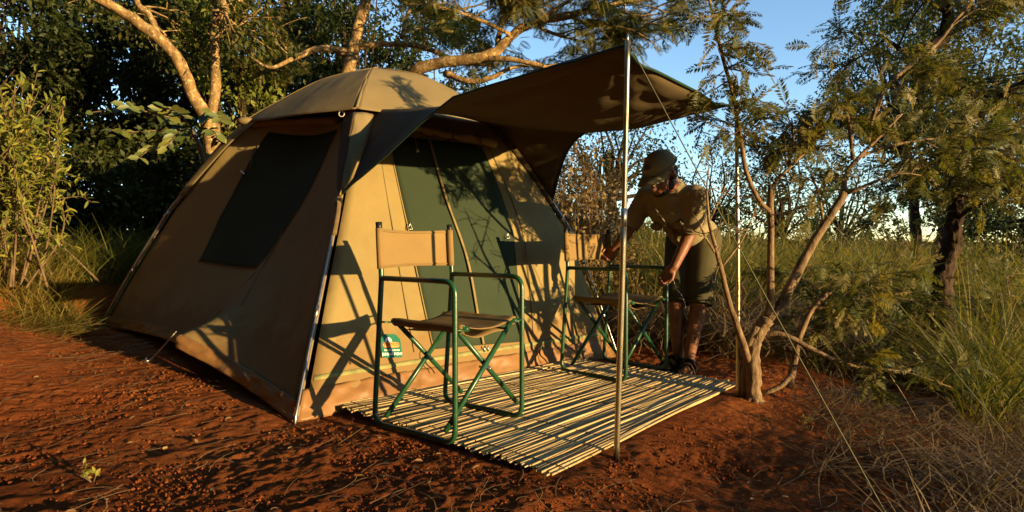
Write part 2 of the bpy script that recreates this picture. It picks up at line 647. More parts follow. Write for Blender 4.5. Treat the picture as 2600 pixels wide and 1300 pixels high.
def build_ground():
    xs = axis(-3.4, 2.4, 0.0125, -700, 700)
    ys = axis(1.3, 4.6, 0.0125, -300, 1200)
    X, Y = np.meshgrid(xs, ys)
    Z = ground_base(X, Y)
    near = np.exp(-np.maximum(np.hypot(X, Y - 2.5) - 4, 0) / 4)
    m = flat_mask(X, Y)
    clod0 = sstep(0.50, 0.78, noise(X * 1.7, Y * 1.7, seed=13))
    n = (fbm(X * 2.6, Y * 2.6, 2, 21) - 0.5) * 0.022
    n += (fbm(X * 13, Y * 13, 3, 31) - 0.5) * 0.013 * (0.25 + 1.1 * clod0)
    n += (noise(X * 38, Y * 38, seed=52) - .5) * 0.006
    rid = 1 - np.abs(2 * fbm(X * 24, Y * 24, 3, 41) - 1)
    clod = sstep(0.52, 0.80, noise(X * 2.2, Y * 2.2, seed=3))      # patches of looser, cloddier soil
    n += (rid - 0.75) * 0.011 * (0.15 + clod)
    n += (noise(X * 75, Y * 75, seed=51) - 0.5) * 0.008 * (0.35 + clod)
    # footprints and scuffs in the foreground
    for k in range(26):
        cx, cy = U(-2.4, 1.6), U(1.45, 2.5)
        a = U(0, PI); l, w = U(.10, .16), U(.035, .055)
        dx = (X - cx) * math.cos(a) + (Y - cy) * math.sin(a); dy = -(X - cx) * math.sin(a) + (Y - cy) * math.cos(a)
        q = (dx / l) ** 2 + (dy / w) ** 2
        n += -0.007 * np.exp(-q * 1.2) + 0.004 * np.exp(-(np.sqrt(q) - 1.35) ** 2 * 7)
    Z = Z + n * near * (1 - 0.93 * m) - 0.006 * m
    nx, ny = len(xs), len(ys)
    V = np.stack([X, Y, Z], -1).reshape(-1, 3)
    i = (np.arange(ny - 1)[:, None] * nx + np.arange(nx - 1)[None]).ravel()
    Q = np.stack([i, i + 1, i + nx + 1, i + nx], 1)
    o = link('ground', quad_mesh('ground', V, Q, M_SOIL, smooth=True))
    tag(o, kind='structure')
    o['label'] = 'bare red earth around the tent'
    return o


build_ground()

# ------------------------------------------------------------------ tent
PROF = {
    'A': [(0, 0), (.234, .597), (.424, 1.07), (.659, 1.676), (.864, 1.997), (1, 2.10)],
    'B': [(0, 0), (.085, .43), (.172, .83), (.239, 1.03), (.333, 1.28), (.44, 1.53), (.60, 1.80), (.8, 2.01), (1, 2.10)],
    'C': [(0, .148), (.0885, .483), (.241, 1.0), (.304, 1.175), (.456, 1.56), (.55, 1.728), (.6325, 1.832), (.775, 1.99), (.869, 2.055), (1, 2.10)],
    'D': [(0, .12), (.1, .5), (.25, 1.03), (.44, 1.53), (.60, 1.80), (.8, 2.01), (1, 2.10)],
}
FOOT = {'A': TA, 'B': TB, 'C': TC, 'D': TD}
POLE = {}
for k_, pr in PROF.items():
    pts = np.array([[*(FOOT[k_][:2] * (1 - t) + APEX[:2] * t), z] for t, z in pr])
    POLE[k_] = smooth_line(pts, 200)


def pole_at(k, z):
    P = POLE[k]
    z = np.asarray(z, float)
    return np.stack([np.interp(z, P[:, 2], P[:, 0]), np.interp(z, P[:, 2], P[:, 1]), np.broadcast_to(z, z.shape)], -1)


GUY_S = 0.355


def wall_pt(k1, k2, s, q, off=0.0, hang=None):
    """point on the panel between two poles: s across, q from foot (0) to apex (1)"""
    s = np.asarray(s, float); q = np.asarray(q, float)
    z1 = FOOT[k1][2] + q * (APEX[2] - FOOT[k1][2]); z2 = FOOT[k2][2] + q * (APEX[2] - FOOT[k2][2])
    a, b = pole_at(k1, z1), pole_at(k2, z2)
    P = a * (1 - s)[..., None] + b * s[..., None]
    e = FOOT[k2][:2] - FOOT[k1][:2]
    n = unit(np.array([e[1], -e[0], 0.55 * np.linalg.norm(e)]))
    if np.dot(n[:2], ((FOOT[k1] + FOOT[k2]) / 2 - APEX)[:2]) < 0:
        n[:2] *= -1
    bul = (-0.19 if (k1, k2) == ('A', 'C') else 0.03) * np.sin(PI * s) * np.sin(PI * np.clip(q * .92 + .08, 0, 1)) ** .7    # canvas drawn taut between the bows
    if (k1, k2) == ('A', 'C'):                                             # pulled out by the side guy
        r = np.hypot((s - GUY_S) * 3.1 * np.where(s > GUY_S, 1.6, 0.75), (q - 0.03) * 2.1 * 0.8)
        bul = bul + 0.26 * np.exp(-r / 0.20)
        P = P + np.stack([0 * s * q, 0 * s * q, 0.115 * np.sin(PI * s) ** 1.2 * np.clip(1 - q / 0.35, 0, 1)], -1)
    P = P + n * (bul + off)[..., None] if np.ndim(bul) else P + n * (bul + off)
    return P


def hit(k1, k2, u, v):
    """(s, q) on a panel where the line of sight of photo position u, v meets it"""
    S, Q = np.meshgrid(np.linspace(0, 1, 161), np.linspace(0, 1, 161))
    P = wall_pt(k1, k2, S, Q)
    d = P - np.array([0, 0, CAM_H])
    c, s = math.cos(PITCH), math.sin(PITCH)
    y = d[..., 1] * c - d[..., 2] * s; z = d[..., 1] * s + d[..., 2] * c
    e = (1300 + d[..., 0] / y * FPX - u) ** 2 + (650 - z / y * FPX - v) ** 2
    i = np.unravel_index(np.argmin(e), e.shape)
    return S[i], Q[i]


def panel(k1, k2, s0, s1, q0, q1, m=30, n=40, off=0.0):
    S, Q = np.meshgrid(np.linspace(s0, s1, m), np.linspace(q0, q1, n))
    G = wall_pt(k1, k2, S, Q, off)
    w = (fbm(G[..., 0] * 2.2, G[..., 1] * 2.2, 3, 8, G[..., 2] * 1.4) - .5) * 0.030 * np.sin(PI * S) ** .5
    G[..., 0] += w * .7; G[..., 1] -= w * .7
    return G


def patch(k1, k2, corners, off, m=20, n=20, thick=0.003):
    """bilinear patch on a panel; corners (s,q): bl, br, tr, tl"""
    a, b = np.meshgrid(np.linspace(0, 1, m), np.linspace(0, 1, n))
    c = np.array(corners)
    sq = ((1 - a) * (1 - b))[..., None] * c[0] + (a * (1 - b))[..., None] * c[1] + (a * b)[..., None] * c[2] + ((1 - a) * b)[..., None] * c[3]
    return wall_pt(k1, k2, sq[..., 0], sq[..., 1], off)


def outward(G, inside):
    """orient a sheet so that its normals point away from a point"""
    du = np.gradient(G, axis=1); dv = np.gradient(G, axis=0)
    N = np.cross(du, dv)
    if np.mean(np.sum(N * (G - inside), -1)) < 0:
        G = G[:, ::-1]
    return G


def build_tent():
    mid = np.array([-1.2, 4.5, 0.8])
    t = thing('tent', 'tan canvas dome tent with steel bow poles and open awning', 'tent', (-1.2, 4.5, 0.0))

    def sheet(name, G, mat, thick=0.004, parent=t):
        return part(parent, name, grid(outward(G, mid), thick), mat)

    fw = sheet('front_wall', panel('A', 'B', 0.015, 0.985, 0.0, 0.97), M_CANVAS)
    sw = sheet('side_wall', panel('A', 'C', 0.012, 0.985, 0.0, 0.97, 60, 70), M_CANVAS)
    sw['label'] = 'shaded side wall with dark mesh window'
    sheet('side_wall', panel('B', 'D', 0.015, 0.985, 0.0, 0.97), M_CANVAS)['label'] = 'far side wall'
    sheet('back_wall', panel('C', 'D', 0.015, 0.985, 0.0, 0.97), M_CANVAS)
    # groundsheet skirt: wrinkled band round the foot
    for a, b in (('A', 'B'), ('A', 'C'), ('B', 'D'), ('C', 'D')):
        S, Q = np.meshgrid(np.linspace(0.0, 1.0, 110), np.linspace(-0.004, 0.036 if (a, b) == ('A', 'C') else 0.058, 10))
        w = (fbm(S * 34, Q * 60, 3, 77) - .5) * 0.034 + 0.008
        G = wall_pt(a, b, S, Q, w * 1.0)
        sheet('groundsheet_skirt', G, M_SKIRT, 0.003)
    S, Q = np.meshgrid(np.linspace(0.02, 0.98, 40), np.linspace(0.072, 0.082, 3))
    sheet('hem_band', wall_pt('A', 'B', S, Q, 0.006), M_GREENBAND, 0.002)
    # steel bow poles
    for k, z0, z1, r in (('A', -0.03, 1.50, .0072), ('B', -0.02, 1.50, .0045), ('C', .12, 1.55, .0085), ('D', .1, 1.6, .0085)):
        P = pole_at(k, np.linspace(max(z0, FOOT[k][2]), z1, 60))
        out = unit(np.append((FOOT[k] - APEX)[:2], 0))
        P = P + out * 0.022 + np.array([0, 0, 0.004])
        P[0] += np.array([0, 0, -0.03])
        po = part(t, 'pole', tube(P, r, 10), M_STEEL)
        for f in (0.30, 0.62):
            i = int(f * 59)
            part(po, 'ferrule', tube(P[i:i + 3], r * 1.25, 10), M_STEEL)
        # canvas seam beside the pole, and the press rings that hold the wall to it
        Ps = pole_at(k, np.linspace(FOOT[k][2] + 0.02, 1.6, 60))
        part(t, 'corner_seam', tube(Ps + out * 0.002, 0.009, 6, flat=0.6), M_FLY)
        for f in np.linspace(0.08, 0.86, 6):
            i = int(f * 59)
            c = (P[i] + Ps[i]) / 2 + out * 0.004
            a = np.linspace(0, 2 * PI, 13)
            dirn = unit(P[min(i + 1, 59)] - P[i - 1])
            ring = c + 0.013 * (np.cos(a)[:, None] * out + np.sin(a)[:, None] * dirn)
            part(t, 'ring', tube(ring, 0.0022, 5, cap=False), M_STEEL)
    # ---- door in the front wall
    c = [hit('A', 'B', u, v) for u, v in ((1101, 890), (1322, 868), (1222, 372), (985, 348))]
    d = part(t, 'door', grid(outward(patch('A', 'B', c, 0.005), mid), 0.003), M_MESHCLOTH)
    d['label'] = 'dark green mesh door with a tan zip'
    zp = [wall_pt('A', 'B', *map(np.float64, hit('A', 'B', u, v)), 0.0165) for u, v in ((1086, 352), (1130, 500), (1180, 655), (1212, 806), (1226, 878))]
    part(d, 'zip', tube(smooth_line(zp, 40), 0.009, 6, flat=0.35), M_ZIP)
    for sd in ((c[0], c[3]), (c[1], c[2])):
        S = np.linspace(sd[0][0], sd[1][0], 30); Q = np.linspace(sd[0][1], sd[1][1], 30)
        part(d, 'door_hem', tube(wall_pt('A', 'B', S, Q, 0.004), 0.005, 6), M_CANVAS)
    # stitched reinforcing strips either side of the door
    for ds in (-0.055, 0.05):
        sd = (c[0], c[3]) if ds < 0 else (c[1], c[2])
        S = np.linspace(sd[0][0], sd[1][0], 30) + ds; Q = np.linspace(sd[0][1], sd[1][1], 30)
        part(t, 'seam', tube(wall_pt('A', 'B', S, Q, 0.003), 0.003, 5), M_FLY)
    # rolled door flap under the roof
    ends = [wall_pt('A', 'B', *map(np.float64, hit('A', 'B', u, v)), 0.04) for u, v in ((960, 318), (1060, 338), (1150, 356), (1250, 372))]
    P = smooth_line(ends, 40)
    P[:, 2] += 0.004 * np.sin(np.arange(40) * 1.1)
    R = 0.024 + 0.003 * np.sin(np.arange(40) * 0.9) + 0.006 * sstep(26, 30, np.arange(40)) + 0.003 * np.sin(np.arange(40) * 2.3)
    rf = part(t, 'rolled_door_flap', tube(P, R, 14), M_CANVAS)
    for i in (8, 24, 33):
        part(rf, 'tie_strap', tube(np.array([P[i] + 0.046 * (np.cos(a) * np.array([0.6, -0.6, 0]) + np.sin(a) * np.array([0, 0, 1])) for a in np.linspace(0, 2 * PI, 14)]), 0.006, 6, cap=False), M_WEB)
    # hanging strap with a buckle, triangle loops beside the door
    s0 = wall_pt('A', 'B', *map(np.float64, hit('A', 'B', 1045, 350)), 0.035); s1 = wall_pt('A', 'B', *map(np.float64, hit('A', 'B', 1056, 388)), 0.02)
    st = part(t, 'strap', tube(np.array([s0, (s0 + s1) / 2, s1]), 0.009, 6, flat=0.3), M_ZIP)
    part(st, 'buckle', ball(s1, (0.010, 0.006, 0.012)), M_STEEL)
    for u, v in ((1037, 580), (1285, 605)):
        p = wall_pt('A', 'B', *map(np.float64, hit('A', 'B', u, v)), 0.02)
        e = unit(TB - TA)
        tri = np.array([p + e * a * .016 + np.array([0, 0, b * .016]) for a, b in ((-1, -1), (1, -1), (0, 1.2), (-1, -1))])
        part(t, 'loop', tube(tri, 0.0028, 5), M_STEEL)
    # zip pulls and a webbing tie near the foot of the door
    for u in (1223, 1232):
        p = wall_pt('A', 'B', *map(np.float64, hit('A', 'B', u, 880)), 0.022)
        part(t, 'zip_pull', tube(np.array([p, p + [0, 0, -.018], p + [0.001, 0, -.034]]), [0.0035, .005, .006], 6), M_STEEL)
    for u in (1088, 1375):
        p = wall_pt('A', 'B', *map(np.float64, hit('A', 'B', u, 925 if u < 1200 else 900)), 0.03)
        P = smooth_line([p + [0, 0, .06], p + [-.02, -.02, .05], p + [-.03, -.025, .0], p + [.0, -.03, -.03], p + [.02, -.04, -.055]], 16)
        part(t, 'tie_strap', tube(P, 0.008, 6, flat=0.3), M_WEB)
    # ---- window in the shaded side wall
    c = [hit('A', 'C', u, v) for u, v in ((649, 684), (505, 666), (684, 335), (858, 330))]
    w = part(t, 'window', grid(outward(patch('A', 'C', c, 0.004), mid), 0.003), M_MESHCLOTH)
    w['label'] = 'dark mesh window in the shaded side wall'
    for i, j in ((0, 3), (1, 2), (0, 1)):
        S = np.linspace(c[i][0], c[j][0], 20); Q = np.linspace(c[i][1], c[j][1], 20)
        part(w, 'window_hem', tube(wall_pt('A', 'C', S, Q, 0.003), 0.004, 6), M_FLY)
    ends = [wall_pt('A', 'C', *map(np.float64, hit('A', 'C', u, v)), 0.028) for u, v in ((862, 312), (800, 314), (740, 316), (690, 318), (655, 322))]
    P = smooth_line(ends, 36)
    R = 0.026 + 0.003 * np.sin(np.arange(36) * 0.8) + 0.002 * np.sin(np.arange(36) * 2.1)
    part(t, 'rolled_window_flap', tube(P, R, 14), M_FLY)
    p = wall_pt('A', 'C', *map(np.float64, hit('A', 'C', 622, 441)), 0.02)
    part(t, 'toggle', tube(np.array([p + [-.014, 0, .012], p, p + [.014, 0, -.012]]), 0.0055, 6), M_WHITE)
    P = smooth_line([wall_pt('A', 'C', *map(np.float64, hit('A', 'C', u, v)), 0.02) for u, v in ((652, 378), (646, 398), (642, 425), (630, 436))], 14)
    part(t, 'tie_strap', tube(P, 0.007, 6, flat=0.4), M_WEB)
    # long seam down the side wall
    for pts in (((718, 590), (660, 690), (612, 775)), ((650, 690), (560, 790), (480, 868))):
        P = smooth_line([wall_pt('A', 'C', *map(np.float64, hit('A', 'C', u, v)), 0.002) for u, v in pts], 24)
        part(t, 'seam', tube(P, 0.0035, 5), M_FLY)
    # ---- fly roof: four gores over the crown
    def gore(a, b, za, zb, ext=0.030):
        S, Q = np.meshgrid(np.linspace(-0.0, 1.0, 30), np.linspace(0, 1, 22))
        za_, zb_ = za + Q * (APEX[2] - za), zb + Q * (APEX[2] - zb)
        G = pole_at(a, za_) * (1 - S)[..., None] + pole_at(b, zb_) * S[..., None]
        r = G[..., :2] - APEX[:2]
        l = np.linalg.norm(r, axis=-1, keepdims=True)
        G[..., :2] += r / (l + 1e-6) * (ext + 0.07 * np.sin(PI * S) * (1 - Q) ** 2)[..., None] * np.minimum(l / 0.25, 1)
        G[..., 2] += 0.028 - 0.006 * np.sin(PI * S) * np.sin(PI * Q)
        G[..., 2] -= 0.02 * np.sin(PI * S) * (1 - Q) ** 2                # eave sags between the poles
        G[..., 2] += 0.006 * (noise(G[..., 0] * 9, G[..., 1] * 9, seed=14) - .5)
        return G
    zf = {'A': 1.635, 'B': 1.63, 'C': 1.72, 'D': 1.66}
    for a, b in (('A', 'B'), ('A', 'C'), ('B', 'D'), ('C', 'D')):
        sheet('fly_panel', gore(a, b, zf[a], zf[b]), M_FLY, 0.004)
    for k in 'ABCD':
        P = pole_at(k, np.linspace(zf[k] + .01, 2.095, 30))
        out = unit(np.append((FOOT[k] - APEX)[:2], 0))
        P = P + out * 0.028 * np.linspace(1, 0.2, 30)[:, None] + [0, 0, 0.031]
        part(t, 'fly_seam', tube(P, 0.010, 6, flat=0.5), M_FLY)
    # sleeve of the rear fly running down the rear-left pole
    S, Q = np.meshgrid(np.linspace(-1, 1, 13), np.linspace(0, 1, 24))
    z = 1.74 - Q * 0.57
    base = pole_at('C', z)
    eAC = unit(np.append((TA - TC)[:2], 0)); eCD = unit(np.append((TD - TC)[:2], 0))
    wid = 0.17 * (1 - Q * 0.75)
    outc = unit(np.append((TC - APEX)[:2], 0.6))
    G = base + outc * (0.045 - 0.03 * S ** 2)[..., None] + np.where(S[..., None] < 0, eAC, eCD) * (np.abs(S) * wid)[..., None]
    sheet('fly_sleeve', G, M_FLY, 0.004)
    G = base + outc * (0.05 - 0.03 * S ** 2)[..., None]
    p = pole_at('C', np.array(1.73)) + outc * 0.05
    part(t, 'fly_corner', ball(p + [0.02, -0.02, 0.0], (0.075, 0.05, 0.032)), M_FLY)
    # ---- awning: from the roof edge out to the two front poles, wings coming down the front bows
    FT = np.array([0.426, 2.235, 1.535]); RT = np.array([1.150, 3.12, 1.520])
    na = 61
    a = np.linspace(0, 1, na)
    Qc = np.zeros((na, 3)); Fc = np.zeros((na, 3))
    oA = unit(np.append((TA - APEX)[:2], 0.5)); oB = unit(np.append((TB - APEX)[:2], 0.5))
    eAB = unit(np.append((TB - TA)[:2], 0))
    for i, x in enumerate(a):
        if x < 0.2:
            zq = 1.07 + (1.67 - 1.07) * x / 0.2
            Qc[i] = pole_at('A', np.array(zq)) + oA * 0.045 + eAB * np.interp(zq, [1.07, 1.15, 1.40, 1.67], [0.012, 0.045, 0.10, 0.15])
        elif x > 0.82:
            Qc[i] = pole_at('B', np.array(1.65 - (1.65 - 1.09) * (x - 0.82) / 0.18)) + oB * 0.012
        else:
            s = (x - 0.2) / 0.62
            Qc[i] = (pole_at('A', np.array(1.67)) + oA * 0.045 + eAB * 0.15) * (1 - s) + (pole_at('B', np.array(1.65)) + oB * 0.012) * s + np.array([.707, -.707, 0.1]) * 0.10 * math.sin(PI * s)
        Fc[i] = FT + (RT - FT) * float(sstep(0.06, 0.94, x)) + np.array([-.03, .03, -.02]) * math.sin(PI * x)
    nl = 49
    lam = np.linspace(0, 1, nl)
    L, A_ = np.meshgrid(lam, a, indexing='ij')
    G = Qc[None] * (1 - L)[..., None] + Fc[None] * L[..., None]
    hemL = np.interp(lam, [0, .12, .25, .38, .5, .75, 1], [1.06, 1.15, 1.255, 1.39, 1.48, 1.512, 1.535]) - (Qc[0, 2] * (1 - lam) + Fc[0, 2] * lam) + (Qc[0, 2] - 1.06) * (1 - lam)
    ridge = -0.062 * np.sin(PI * lam)
    hemR = np.interp(lam, [0, .05, .1, .17, .25, .5, .75, 1], [1.09, 1.27, 1.42, 1.51, 1.547, 1.54, 1.525, 1.52]) - (Qc[-1, 2] * (1 - lam) + Fc[-1, 2] * lam) + (Qc[-1, 2] - 1.09) * (1 - lam)
    midl = -0.05 * np.sin(PI * lam)
    for i, x in enumerate(a):
        if x < 0.2: dz = hemL * (1 - x / .2) + ridge * (x / .2)
        elif x > 0.82: dz = midl * (1 - (x - .82) / .18) + hemR * ((x - .82) / .18)
        else:
            s = (x - .2) / .62
            dz = ridge * (1 - s) + midl * s - 0.10 * np.sin(PI * lam ** 1.7) * math.sin(PI * s) ** .6
        G[:, i, 2] += dz
    # folds running from the pole tops, more at the corners
    for c0, ph in ((FT, 0.4), (RT, 1.9)):
        r = G - c0
        ang = np.arctan2(r[..., 1], r[..., 0])
        rad = np.linalg.norm(r[..., :2], axis=-1)
        G[..., 2] += 0.024 * np.sin(ang * 17 + ph + 2 * np.sin(ang * 5)) * np.exp(-rad / 0.45) * sstep(0.03, 0.25, rad)
    G[..., 2] += 0.012 * (fbm(G[..., 0] * 2.5, G[..., 1] * 2.5, 3, 88) - .5) * np.sin(PI * L)
    rr = G - G[0, 0]                                    # folds fanning up from the wing's tied corner
    th = np.arctan2(rr[..., 2], np.hypot(rr[..., 0], rr[..., 1]))
    rl = np.linalg.norm(rr, axis=-1)
    wgt = sstep(0.02, 0.16, rl) * (1 - sstep(0.45, 0.85, rl)) * (A_ < 0.3)
    G[..., :2] += (0.030 * np.sin(th * 9.5 + 0.6) * wgt)[..., None] * np.array([.82, -.57])
    for c0_, wid_, am in ((0.35, .05, .016), (0.62, .04, -.014), (0.85, .05, .012)):   # creases radiating across the sheet
        G[..., 2] += am * np.exp(-((A_ - 0.25 - c0_ * .5 * (1 - L)) / wid_) ** 2) * np.sin(PI * L)
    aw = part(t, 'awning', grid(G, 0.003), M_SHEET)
    aw['label'] = 'canvas awning stretched out to two poles'
    part(aw, 'hem_binding', tube(G[:, 0], 0.006, 6), M_BIND)
    part(aw, 'hem_binding', tube(G[:, -1], 0.006, 6), M_BIND)
    part(aw, 'hem_binding', tube(G[-1], 0.007, 6), M_BIND)
    # the wing's own turned edge round the near bow: narrow piece on the shaded side
    z = np.linspace(1.06, 1.62, 24)
    base = pole_at('A', z) + oA * 0.050
    eac = unit(np.append((TC - TA)[:2], 0))
    wd = np.interp(z, [1.06, 1.14, 1.3, 1.62], [0.006, 0.07, 0.11, 0.17])
    Gw = np.stack([base + eac * (wd * f)[:, None] - oA * (0.05 * f * f) for f in np.linspace(0, 1, 7)], 1)
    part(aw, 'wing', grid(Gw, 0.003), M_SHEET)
    part(aw, 'hem_binding', tube(Gw[:, -1], 0.006, 6), M_BIND)
    # strip of the wing along the front wall, in paler canvas to look sunlit
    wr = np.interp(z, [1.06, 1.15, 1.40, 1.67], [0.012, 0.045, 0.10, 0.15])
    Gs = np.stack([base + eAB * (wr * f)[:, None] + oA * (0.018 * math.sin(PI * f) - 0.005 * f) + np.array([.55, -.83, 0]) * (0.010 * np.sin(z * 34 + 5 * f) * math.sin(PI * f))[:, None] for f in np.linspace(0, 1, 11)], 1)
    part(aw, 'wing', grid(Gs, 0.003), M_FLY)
    zz_ = np.linspace(0.98, 1.72, 30)
    part(t, 'bow_sleeve', tube(pole_at('B', zz_) + oB * 0.004, np.linspace(.016, .030, 30), 10), M_SHEET)
    # webbing and buckle under the wing
    p0 = pole_at('A', np.array(1.055)) + oA * 0.05
    P = smooth_line([p0, pole_at('A', np.array(0.98)) + oA * 0.04 + [.01, 0, 0], pole_at('A', np.array(0.84)) + oA * 0.03 + [0.012, 0, 0]], 10)
    sp = part(t, 'strap', tube(P, 0.013, 6, flat=0.3), M_WEB)
    b = box(*(p0 + [0.004, -0.012, -0.035]), 0.034, 0.014, 0.05)
    part(sp, 'buckle', b, M_BLACK, smooth=False)
    # spare ring at the fly corner
    a_ = np.linspace(0, 2 * PI, 13)
    c_ = pole_at('A', np.array(1.63)) + oA * 0.06 + eac * 0.16
    part(t, 'ring', tube(c_ + 0.018 * np.stack([np.cos(a_), 0 * a_, np.sin(a_)], 1), 0.003, 5, cap=False), M_CORD)
    return t, FT, RT


TENT, FT, RT = build_tent()

# ------------------------------------------------------------------ awning poles and guy ropes


def awning_pole(base, top, label):
    o = thing('awning_pole', label, 'tent pole', tuple(base), 0, 'poles holding up the awning')
    P = np.linspace(base, top, 24)
    P[:, 0] += 0.004 * np.sin(np.linspace(0, PI, 24))
    part(o, 'lower_tube', tube(P[:14], 0.0112, 14), M_BRASSY)
    part(o, 'upper_tube', tube(P[13:], 0.0100, 14), M_BRASSY)
    part(o, 'collar', tube(P[13:15], 0.0117, 14), M_STEEL)
    d = unit(P[-1] - P[-2])
    part(o, 'spike', tube(np.array([P[-1], P[-1] + d * 0.012, P[-1] + d * 0.025]), [0.005, 0.004, 0.003], 8), M_STEEL)
    return o


b1 = np.array([0.392, 2.235, -0.03]); b2 = np.array([1.185, 3.12, -0.03])
awning_pole(b1, FT + [0.001, -0.012, 0.012], 'shiny pole at the near corner of the awning, standing on the front of the mat')
awning_pole(b2, RT + [0.012, -0.004, 0.012], 'shiny pole at the far corner of the awning, beside the slender branching tree')


def rope(name, P, r, mat, label, cat='rope', group=None, n=6):
    o = link(name, add_mesh(name, *tube(P, r, n), mat))
    return tag(o, label, cat, group)


def sagline(a, b, sag, n=24):
    t = np.linspace(0, 1, n)[:, None]
    P = np.asarray(a) * (1 - t) + np.asarray(b) * t
    P[:, 2] -= sag * np.sin(PI * t[:, 0])
    return P


rope('guy_rope', sagline(FT + [0, -.012, 0.012], [1.124, 1.70, float(ground(1.124, 1.70)) - .01], 0.01), 0.0022, M_ROPE, 'dark guy rope slanting down to the right from the near awning pole', group='awning guy ropes')
rope('guy_rope', sagline(RT + [0.01, 0, 0.012], [2.29, 2.60, float(ground(2.29, 2.6)) - .01], 0.01), 0.0022, M_ROPE, 'dark guy rope slanting down to the right from the far awning pole', group='awning guy ropes')
# side guy: doubled cord from the side wall to a ring peg
g0 = wall_pt('A', 'C', np.float64(GUY_S), np.float64(0.03), 0.006)


def ground_hit(u, v):
    o_ = np.array([0, 0, CAM_H]); d_ = at(u, v, 1.0) - o_
    k = np.linspace(1, 12, 4000)
    P = o_ + d_ * k[:, None]
    i = int(np.argmax(P[:, 2] < ground(P[:, 0], P[:, 1])))
    return P[i]


gg = ground_hit(378, 920) + [0, 0, 0.012]
sg = thing('guy_line', 'short pale doubled guy line pegging the tent side wall to red soil', 'guy line', tuple(gg))
part(sg, 'cord', tube(sagline(g0, gg, 0.004), 0.0022, 5), M_CORD)
part(sg, 'cord', tube(sagline(g0 + [0.012, 0, 0.012], gg + [0.01, 0, 0], 0.004), 0.002, 5), M_CORD)
a_ = np.linspace(0, 2 * PI, 15)
part(sg, 'ring', tube(gg + np.stack([0.018 * np.cos(a_) - .01, 0.018 * np.sin(a_), 0 * a_], 1), 0.003, 5, cap=False), M_STEEL)
part(sg, 'peg', tube(np.array([gg + [-.012, -.01, .02], gg + [0.0, 0, -.08]]), 0.004, 6), M_STEEL)

# ------------------------------------------------------------------ printed swing tag on the tent wall


def text_mesh(txt, size, mat, shear=0.0, bold=0.0):
    cu = bpy.data.curves.new('lettering', 'FONT')
    cu.body = txt; cu.size = size; cu.align_x = 'CENTER'; cu.align_y = 'CENTER'
    cu.shear = shear; cu.offset = bold; cu.extrude = 0.0004
    ob = bpy.data.objects.new('lettering', cu)
    COL.objects.link(ob)
    bpy.context.view_layer.update()
    me = bpy.data.meshes.new_from_object(ob.evaluated_get(bpy.context.evaluated_depsgraph_get()))
    bpy.data.objects.remove(ob)
    me.materials.clear(); me.materials.append(mat)
    return me


def build_tag():
    k = lambda u, v: wall_pt('A', 'B', *map(np.float64, hit('A', 'B', u, v)), 0.012)
    bl, br, tl, tr = k(962, 917), k(1022, 911), k(960, 852), k(1014, 848)
    c = (bl + br + tl + tr) / 4
    ex = unit(br - bl); ez = unit((tl + tr) / 2 - (bl + br) / 2); ez = unit(ez - ex * np.dot(ez, ex)); ny = np.cross(ex, ez)
    W, H = 0.115, 0.128
    o = thing('brand_label', 'small green printed label hanging on the tent wall behind the near chair', 'label', tuple(c))
    o.rotation_euler = Matrix(np.stack([ex, ez, ny], 1).tolist()).to_euler()
    # plate in local x (across), y (up)
    out = fillet([(-W / 2, 0, 0), (-W / 2, -H / 2, 0), (W / 2, -H / 2, 0), (W / 2, H * .28, 0), (W * .28, H / 2, 0), (-W * .28, H / 2, 0), (-W / 2, H * .28, 0), (-W / 2, 0.001, 0)], 0.01, 4)
    n = len(out)
    V = np.vstack([out + [0, 0, 0.0], out + [0, 0, 0.002]])
    F = [tuple(range(n - 1, -1, -1)), tuple(range(n, 2 * n))] + [(i, (i + 1) % n, (i + 1) % n + n, i + n) for i in range(n)]
    part(o, 'plate', (V, F), M_TAGGREEN, smooth=False, local=True)

    def flat(name, pts, mat, z):
        n = len(pts)
        V = np.array([(x, y, z) for x, y in pts] + [(x, y, z + .0008) for x, y in pts])
        F = [tuple(range(n, 2 * n))] + [(i, (i + 1) % n, (i + 1) % n + n, i + n) for i in range(n)]
        return part(o, name, (V, F), mat, smooth=False, local=True)
    # ochre plaque, white dome tent emblem
    a = np.linspace(0, 2 * PI, 40, endpoint=False)
    sq = lambda cx, cy, rx, ry, p: [(cx + rx * np.sign(math.cos(t)) * abs(math.cos(t)) ** p, cy + ry * np.sign(math.sin(t)) * abs(math.sin(t)) ** p) for t in a]
    flat('plaque', sq(0, 0.004, 0.047, 0.0155, .45), M_RED, 0.0026)
    flat('plaque', sq(0, 0.004, 0.045, 0.0135, .45), M_YEL, 0.0036)
    dome = [(-0.012 + 0.020 * math.cos(t), 0.020 + 0.026 * math.sin(t)) for t in np.linspace(0, PI, 16)]
    flat('emblem', dome, M_WHITE, 0.0026)
    flat('emblem', [(-.020, .020), (-.015, .034), (-.011, .020)], M_TAGGREEN, 0.0036)
    flat('emblem', [(-.006, .020), (-.004, .036), (.001, .020)], M_TAGGREEN, 0.0036)
    for txt, s, m, y, z, sh, b in (('TENTCO', 0.0215, M_RED, 0.004, 0.0052, 0, .0006), ('No Boundaries', 0.0145, M_WHITE, -0.024, 0.003, .35, .0002), ('JUNIOR BOW', 0.0185, M_WHITE, -0.046, 0.003, 0, .0009)):
        e = link('lettering', text_mesh(txt, s, m, sh, b), o, (0, y, z))
    return o


build_tag()

# ------------------------------------------------------------------ folding director's chairs
CW, CD_, CHH, CA = 0.437, 0.41, 0.86, 0.629


